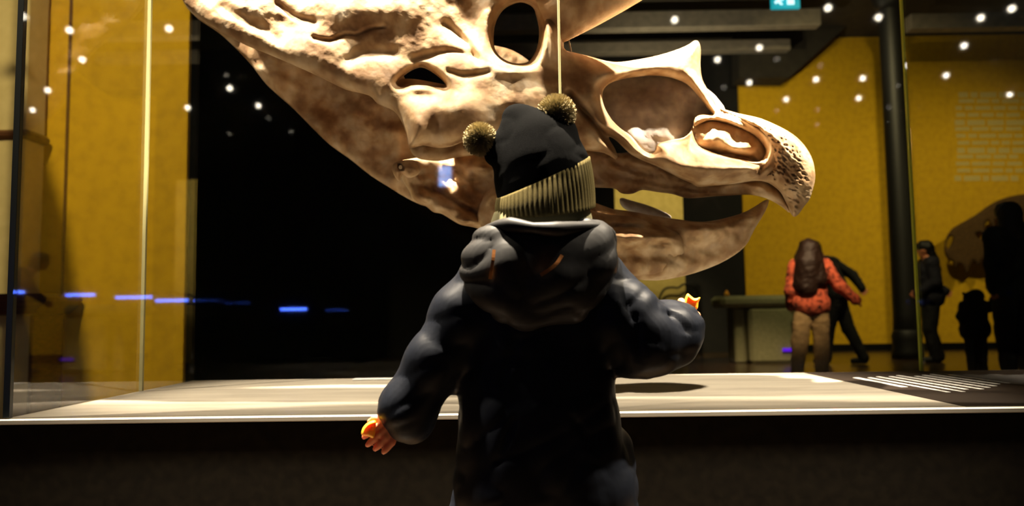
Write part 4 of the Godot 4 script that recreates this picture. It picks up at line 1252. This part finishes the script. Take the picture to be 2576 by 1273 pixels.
# A thin strip of tape along points, facing the viewer's side of the cloth.
func tape(pts: Array, w: float) -> ArrayMesh:
	var p := spline(pts, 4)
	var meshes := []
	var v := PackedVector3Array()
	var idx := PackedInt32Array()
	for i in p.size():
		var t: Vector3 = (p[mini(i + 1, p.size() - 1)] - p[maxi(i - 1, 0)]).normalized()
		var s := t.cross(Vector3(0, 0, 1)).normalized() * w / 2
		for k in [[-1, 0.0015], [1, 0.0015], [1, -0.003], [-1, -0.003]]: v.append(p[i] + s * k[0] + Vector3(0, 0, k[1]))
	for i in p.size() - 1:
		for k in 4:
			var a := i * 4 + k
			var b := i * 4 + (k + 1) % 4
			idx.append_array([a, b + 4, b, a, a + 4, b + 4])
	var m := mesh_of(v, idx, false)
	var arr := m.surface_get_arrays(0)
	var out := 0
	for i in arr[Mesh.ARRAY_VERTEX].size():
		if arr[Mesh.ARRAY_NORMAL][i].z > 0.5: out += 1
	for i in range(0, arr[Mesh.ARRAY_VERTEX].size()):
		pass
	return m

# ------------------------------------------------------------------ visitors
# A grown figure with clothes. o: at (x, z), tall, yaw, joints that differ, materials.
func figure(label: String, o: Dictionary) -> Node3D:
	var H: float = o.tall
	var where := Vector3(o.at.x, 0, o.at.y)
	var turn := Basis(Vector3.UP, deg_to_rad(o.get("yaw", 0.0)))
	var J := {"pelvis": Vector3(0, .52, 0), "waist": Vector3(0, .61, 0), "chest": Vector3(0, .735, 0), "neck": Vector3(0, .83, 0), "head": Vector3(0, .92, -.008),
		"sl": Vector3(-.098, .80, 0), "el": Vector3(-.13, .64, .01), "wl": Vector3(-.135, .49, -.03), "sr": Vector3(.098, .80, 0), "er": Vector3(.13, .64, .01), "wr": Vector3(.135, .49, -.03),
		"hl": Vector3(-.05, .50, 0), "kl": Vector3(-.055, .27, -.005), "al": Vector3(-.058, .045, .01), "hr": Vector3(.05, .50, 0), "kr": Vector3(.055, .27, -.005), "ar": Vector3(.058, .045, .01)}
	J.merge(o.get("joints", {}), true)
	var P := {}
	for k in J: P[k] = where + turn * (J[k] * H)
	var fwd := turn * Vector3(0, 0, -1)
	var t := thing("person", label, "person", where)
	var g: float = o.get("girth", 1.0) * H
	var c := 0.013
	# body
	var hd: Vector3 = P.head
	var body := [[hd + Vector3(0, .012 * H, 0) - fwd * .006 * H, hd + fwd * .006 * H, .052 * H, .049 * H], [hd + fwd * .02 * H - Vector3(0, .02 * H, 0), hd + fwd * .028 * H - Vector3(0, .046 * H, 0), .03 * H, .022 * H],
		[hd - Vector3(0, .03 * H, 0), P.neck, .028 * H, .03 * H], [hd + fwd * .052 * H, hd + fwd * .062 * H - Vector3(0, .012 * H, 0), .007 * H, .009 * H],
		[P.neck, P.chest, .04 * g, .06 * g], [P.sl, P.sr, .03 * g, .03 * g], [P.chest, P.waist, .062 * g, .056 * g], [P.waist, P.pelvis, .056 * g, .066 * g],
		[P.sl, P.el, .03 * H, .024 * H], [P.el, P.wl, .024 * H, .016 * H], [P.sr, P.er, .03 * H, .024 * H], [P.er, P.wr, .024 * H, .016 * H],
		[P.hl, P.kl, .045 * H, .032 * H], [P.kl, P.al, .032 * H, .022 * H], [P.hr, P.kr, .045 * H, .032 * H], [P.kr, P.ar, .032 * H, .022 * H]]
	var sidew := turn * Vector3(1, 0, 0)
	var hl := hand_bones(P.wl, P.wl - P.el, -sidew, 1.0, .062 * H, [0.3, 0.3, 0.3, 0.35, 0.4])
	var hr := hand_bones(P.wr, P.wr - P.er, sidew, -1.0, .062 * H, [0.3, 0.3, 0.3, 0.35, 0.4])
	part("body", joined([blob(body, c, .02), blob(hl, 0.0045, .006), blob(hr, 0.0045, .006)]), M.skin, t)
	for sx in [-1, 1]:
		part("eye", lathe(hd + turn * Vector3(sx * .02, .004, -.05) * H, [[0.0, -.007 * H], [.006 * H, 0.0], [0.0, .007 * H]], 8), M.eye, t)
	# clothes
	var z: float = o.get("loose", 1.0)
	var top := [[P.pelvis - sidew * .035 * H + Vector3(0, .012 * H, 0), P.pelvis + sidew * .035 * H + Vector3(0, .012 * H, 0), .082 * g * z, .082 * g * z], [P.sl, P.sr, .043 * g * z, .043 * g * z], [P.chest - sidew * .03 * H, P.waist - sidew * .028 * H, .066 * g * z, .066 * g * z], [P.chest + sidew * .03 * H, P.waist + sidew * .028 * H, .066 * g * z, .066 * g * z], [P.waist - sidew * .025 * H, P.pelvis - sidew * .03 * H, .066 * g * z, .066 * g * z], [P.waist + sidew * .025 * H, P.pelvis + sidew * .03 * H, .066 * g * z, .066 * g * z],
		[P.sl, P.el, .044 * H * z, .037 * H * z], [P.el, P.wl, .037 * H * z, .029 * H * z], [P.sr, P.er, .044 * H * z, .037 * H * z], [P.er, P.wr, .037 * H * z, .029 * H * z]]
	part("top", blob(top, c, .02, .006), o.top, t)
	var legs := [[P.hl, P.kl, .058 * H * z, .048 * H * z], [P.kl, P.al, .048 * H * z, .038 * H * z], [P.hr, P.kr, .058 * H * z, .048 * H * z], [P.kr, P.ar, .048 * H * z, .038 * H * z], [P.pelvis - sidew * .03 * H, P.pelvis + sidew * .03 * H, .06 * g, .06 * g]]
	part("trousers", blob(legs, c, .014, .005), o.trousers, t)
	for k in ["al", "ar"]:
		var a: Vector3 = P[k]
		part("shoe", blob([[Vector3(a.x, .032 * H, a.z), Vector3(a.x, .024 * H, a.z) + fwd * .075 * H, .03 * H, .024 * H], [a, Vector3(a.x, .035 * H, a.z), .026 * H, .03 * H]], 0.009, .012, 0.0, [[Vector3(0, 0.003, 0), Vector3.DOWN]]), o.get("shoes", M.boot), t)
	# hair
	var hair := [[hd + Vector3(0, .018 * H, 0) - fwd * .012 * H, hd + Vector3(0, .022 * H, 0) + fwd * .012 * H, .058 * H, .052 * H], [hd - fwd * .02 * H, hd - fwd * .03 * H - Vector3(0, .03 * H, 0), .052 * H, .04 * H]]
	for q in o.get("hair_ends", []):
		hair.append([hd + turn * (q[0] * H), hd + turn * (q[1] * H), q[2] * H, q[3] * H])
	part("hair", blob(hair, 0.011, .02, .005), o.hair, t)
	return t

func visitors() -> void:
	var p := func_at(2045, 7.5)
	figure("girl with long brown hair in a spotted coral sweater and cream trousers", {"at": p, "tall": 1.36, "yaw": -12.0, "top": M.coral, "trousers": M.cream, "hair": M.brown_hair, "loose": 1.15,
		"joints": {"el": Vector3(-.135, .63, 0), "wl": Vector3(-.13, .52, -.06), "er": Vector3(.19, .66, 0), "wr": Vector3(.30, .555, -.02), "kl": Vector3(-.085, .27, -.01), "al": Vector3(-.12, .045, .03), "kr": Vector3(.06, .28, -.03), "ar": Vector3(.055, .045, -.02)},
		"hair_ends": [[Vector3(0, 0, .02), Vector3(-.02, -.16, .05), .075, .085], [Vector3(-.02, -.1, .05), Vector3(-.03, -.27, .06), .085, .075], [Vector3(.04, -.05, .03), Vector3(.045, -.22, .06), .05, .06], [Vector3(-.05, -.05, .02), Vector3(-.07, -.24, .05), .05, .055]]})
	p = func_at(2112, 9.6)
	figure("dark-clothed visitor leaning forward behind the girl in coral", {"at": p, "tall": 1.60, "yaw": 60.0, "top": M.night, "trousers": M.night, "hair": M.black_hair,
		"joints": {"chest": Vector3(0, .73, -.05), "neck": Vector3(0, .81, -.10), "head": Vector3(0, .885, -.17), "sl": Vector3(-.098, .79, -.06), "sr": Vector3(.098, .79, -.04), "er": Vector3(.15, .68, .10), "wr": Vector3(.14, .58, .16), "el": Vector3(-.13, .65, -.12), "wl": Vector3(-.10, .56, -.22), "kl": Vector3(-.055, .28, -.07), "al": Vector3(-.058, .045, -.09), "kr": Vector3(.055, .27, .06), "ar": Vector3(.058, .05, .16)},
		"hair_ends": [[Vector3(0, 0, .01), Vector3(0, -.05, .06), .05, .03]]})
	p = func_at(2346, 9.7)
	figure("woman in dark indigo clothes seen from the side near the ochre wall", {"at": p, "tall": 1.53, "yaw": 78.0, "top": M.indigo, "trousers": M.night, "hair": M.black_hair, "girth": 1.12, "loose": 1.12,
		"joints": {"head": Vector3(0, .915, -.02), "er": Vector3(.13, .645, .06), "wr": Vector3(.12, .575, .15), "wl": Vector3(-.11, .56, -.12), "kl": Vector3(-.055, .27, -.03), "al": Vector3(-.058, .045, .0), "ar": Vector3(.058, .045, .06)},
		"hair_ends": [[Vector3(0, 0, .02), Vector3(0, -.09, .07), .045, .035]]})
	p = func_at(2455, 7.6)
	var kid := figure("small child in dark clothes reaching up to hold a grown-up's hand", {"at": p, "tall": 0.86, "yaw": 0.0, "top": M.night, "trousers": M.night, "hair": M.black_hair, "girth": 1.25, "loose": 1.25,
		"joints": {"head": Vector3(0, .90, 0), "er": Vector3(.19, .77, 0), "wr": Vector3(.235, .89, 0), "el": Vector3(-.16, .68, .02), "wl": Vector3(-.10, .60, -.06)}})
	part("hat", blob([[at(2445, 752, 7.6), at(2455, 746, 7.6), 0.078, 0.075], [at(2440, 752, 7.58), at(2424, 738, 7.5), 0.03, 0.016]], 0.01, 0.02), M.night, kid)
	p = func_at(2556, 7.2)
	figure("tall adult in a dark green top holding the small child's hand", {"at": p, "tall": 1.66, "yaw": 8.0, "top": M.dark_green, "trousers": M.night, "hair": M.black_hair, "girth": 1.1, "loose": 1.1,
		"joints": {"el": Vector3(-.115, .64, 0), "wl": Vector3(-.115, .50, .0)}, "hair_ends": [[Vector3(0, 0, .02), Vector3(0, -.09, .03), .062, .06], [Vector3(0, -.08, .03), Vector3(-.01, -.15, .035), .06, .04]]})

func func_at(px: float, d: float) -> Vector2:
	return Vector2(at(px, 860, d).x, -d)
